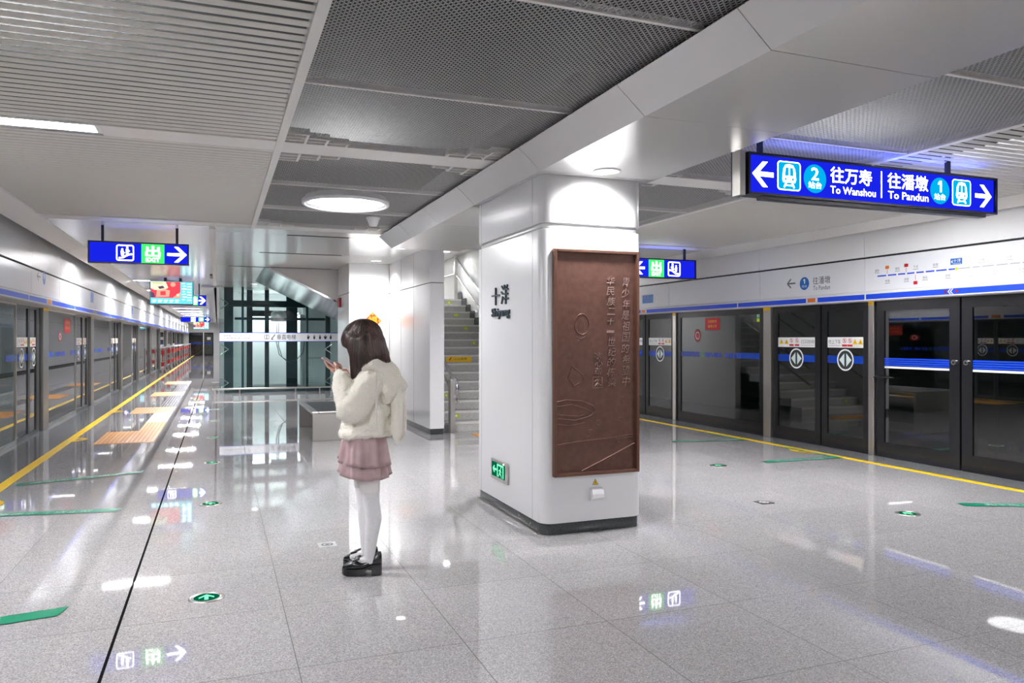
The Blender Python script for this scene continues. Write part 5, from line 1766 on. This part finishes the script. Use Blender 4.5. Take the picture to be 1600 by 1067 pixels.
# the pile of the fleece: short curling tufts all over the cloth
def pile(o, n, length):
    me = o.data
    me.calc_loop_triangles()
    nv = len(me.vertices)
    V = np.zeros(nv * 3); me.vertices.foreach_get('co', V); V = V.reshape(-1, 3)
    N = np.zeros(nv * 3); me.vertices.foreach_get('normal', N); N = N.reshape(-1, 3)
    T = np.zeros(len(me.loop_triangles) * 3, dtype=np.int32); me.loop_triangles.foreach_get('vertices', T); T = T.reshape(-1, 3)
    rg = np.random.default_rng(5)
    ar = np.linalg.norm(np.cross(V[T[:, 1]] - V[T[:, 0]], V[T[:, 2]] - V[T[:, 0]]), axis=1)
    t = T[rg.choice(len(T), n, p=ar / ar.sum())]
    a_, b_ = rg.random((n, 1)), rg.random((n, 1))
    fl = (a_ + b_) > 1; a_ = np.where(fl, 1 - a_, a_); b_ = np.where(fl, 1 - b_, b_)
    P = V[t[:, 0]] * (1 - a_ - b_) + V[t[:, 1]] * a_ + V[t[:, 2]] * b_
    nn = N[t[:, 0]]
    r1 = rg.normal(size=(n, 3)); r1 -= nn * (r1 * nn).sum(1, keepdims=True); r1 /= np.linalg.norm(r1, axis=1, keepdims=True)
    r2 = np.cross(nn, r1)
    ln = length * rg.uniform(.6, 1.25, (n, 1)); wd = length * .16
    mid = P + nn * ln * .6 + r1 * ln * .25
    tip = P + nn * ln * .85 + r1 * ln * .75 + np.array([0, 0, -1]) * ln * .25
    Q = np.stack([P - r2 * wd - nn * .002, P + r2 * wd - nn * .002, mid + r2 * wd * .8, mid - r2 * wd * .8, tip], 1).reshape(-1, 3)
    k = np.arange(n)[:, None] * 5
    mm = bpy.data.meshes.new('fleece_pile')
    mm.from_pydata(Q.tolist(), [], (k + np.array([0, 1, 2, 3])).tolist() + (k + np.array([3, 2, 4])).tolist())
    mm.materials.append(M['fleece_pile'])
    q = bpy.data.objects.new('fleece_pile', mm); C.objects.link(q); q.parent = o; q.location = (0, 0, 0); q['kind'] = 'stuff'
mat('fleece_pile', (0.97, 0.945, 0.87), 0.9, spec=0.1)
pile(jk, 26000, .0058); pile(hd, 11000, .0062)

# hair
b = Blob()
b.ball((.012, .032, 1.512), (.126, .104, .124))
b.ball((.045, .035, 1.525), (.100, .092, .095))
b.chain([(.100, -.010, 1.535), (.128, .012, 1.500), (.136, .030, 1.468), (.132, .04, 1.452)], (.040, .030, .020, .008))
b.chain([(.095, .06, 1.535), (.122, .07, 1.50), (.130, .075, 1.46)], (.040, .030, .012))
b.chain([(.070, -.040, 1.500), (.066, -.050, 1.440), (.058, -.055, 1.385), (.055, -.058, 1.345)], (.045, .036, .028, .010))
b.chain([(.040, -.060, 1.480), (.040, -.070, 1.40), (.044, -.072, 1.32), (.055, -.074, 1.255), (.060, -.074, 1.225)], (.050, .044, .036, .022, .006))
b.chain([(.0, -.062, 1.48), (.005, -.076, 1.39), (.018, -.082, 1.32), (.035, -.084, 1.265)], (.055, .050, .040, .020))
b.chain([(-.045, -.045, 1.48), (-.055, -.066, 1.39), (-.040, -.080, 1.335)], (.060, .054, .035))
b.chain([(-.070, .010, 1.485), (-.100, .010, 1.41), (-.125, .015, 1.355), (-.152, .02, 1.305), (-.160, .02, 1.29)], (.062, .052, .042, .020, .006))
b.chain([(-.060, .06, 1.48), (-.095, .065, 1.40), (-.13, .06, 1.34)], (.060, .055, .030))
b.chain([(0, .10, 1.48), (.0, .115, 1.38), (.02, .12, 1.28)], (.050, .045, .02)); b.chain([(.045, .105, 1.48), (.045, .115, 1.38), (.045, .115, 1.27)], (.040, .036, .012))
hr = b.build('hair', 'hair_dark', .006, girl, 18, None, .6)
bv = BVHTree.FromPolygons([v.co.copy() for v in hr.data.vertices], [tuple(p.vertices) for p in hr.data.polygons])
rnd = random.Random(3)
lock = {'hair_dark': MB(), 'hair_brown': MB()}
crown = Vector((.005, .035, 1.632))
for i in range(1150):
    f = rnd.uniform(0, 2 * math.pi)
    zend = rnd.uniform(1.24, 1.36) if rnd.random() < .8 else rnd.uniform(1.36, 1.46)
    e0 = math.radians(rnd.uniform(10, 86))
    pts = []
    wob = rnd.uniform(-.10, .10)
    for k in range(15):
        t = k / 14
        fz = f + wob * t
        if k < 6:
            e_ = e0 * (1 - k / 6)
            z0_ = 1.505
        else:
            e_ = 0
            z0_ = 1.505 + (zend - 1.505) * (k - 6) / 8
        cx_ = -.005 - .035 * max(0, (1.46 - z0_)) / .16 * (1 if math.cos(fz) < 0 else -.25)
        d_ = Vector((math.cos(fz) * math.cos(e_), math.sin(fz) * math.cos(e_), math.sin(e_)))
        o_ = Vector((cx_, .032, z0_)) + d_ * .4
        wo = G(*o_) - GO
        wd = GL * -d_.x + GD * -d_.y + Vector((0, 0, -d_.z))
        hit = bv.ray_cast(wo, wd, .42)
        if hit[0] is None:
            break
        pts.append(hit[0] - wd * .0004 + GO)
    if len(pts) > 4 and all((p - q).length < .05 for p, q in zip(pts[:-1], pts[1:])):
        m_ = len(pts)
        rs = [0.0024 * (1 - .75 * (k / (m_ - 1)) ** 3) * (0.4 + .6 * min(1, k / 2)) for k in range(m_)]
        lock['hair_brown' if (rnd.random() < (.65 if math.cos(f) < -.3 else .25)) else 'hair_dark'].tube(pts, rs, 5)
for m_, mbk in lock.items():
    if mbk.v:
        mbk.build('strands', m_, hr, recalc=False)
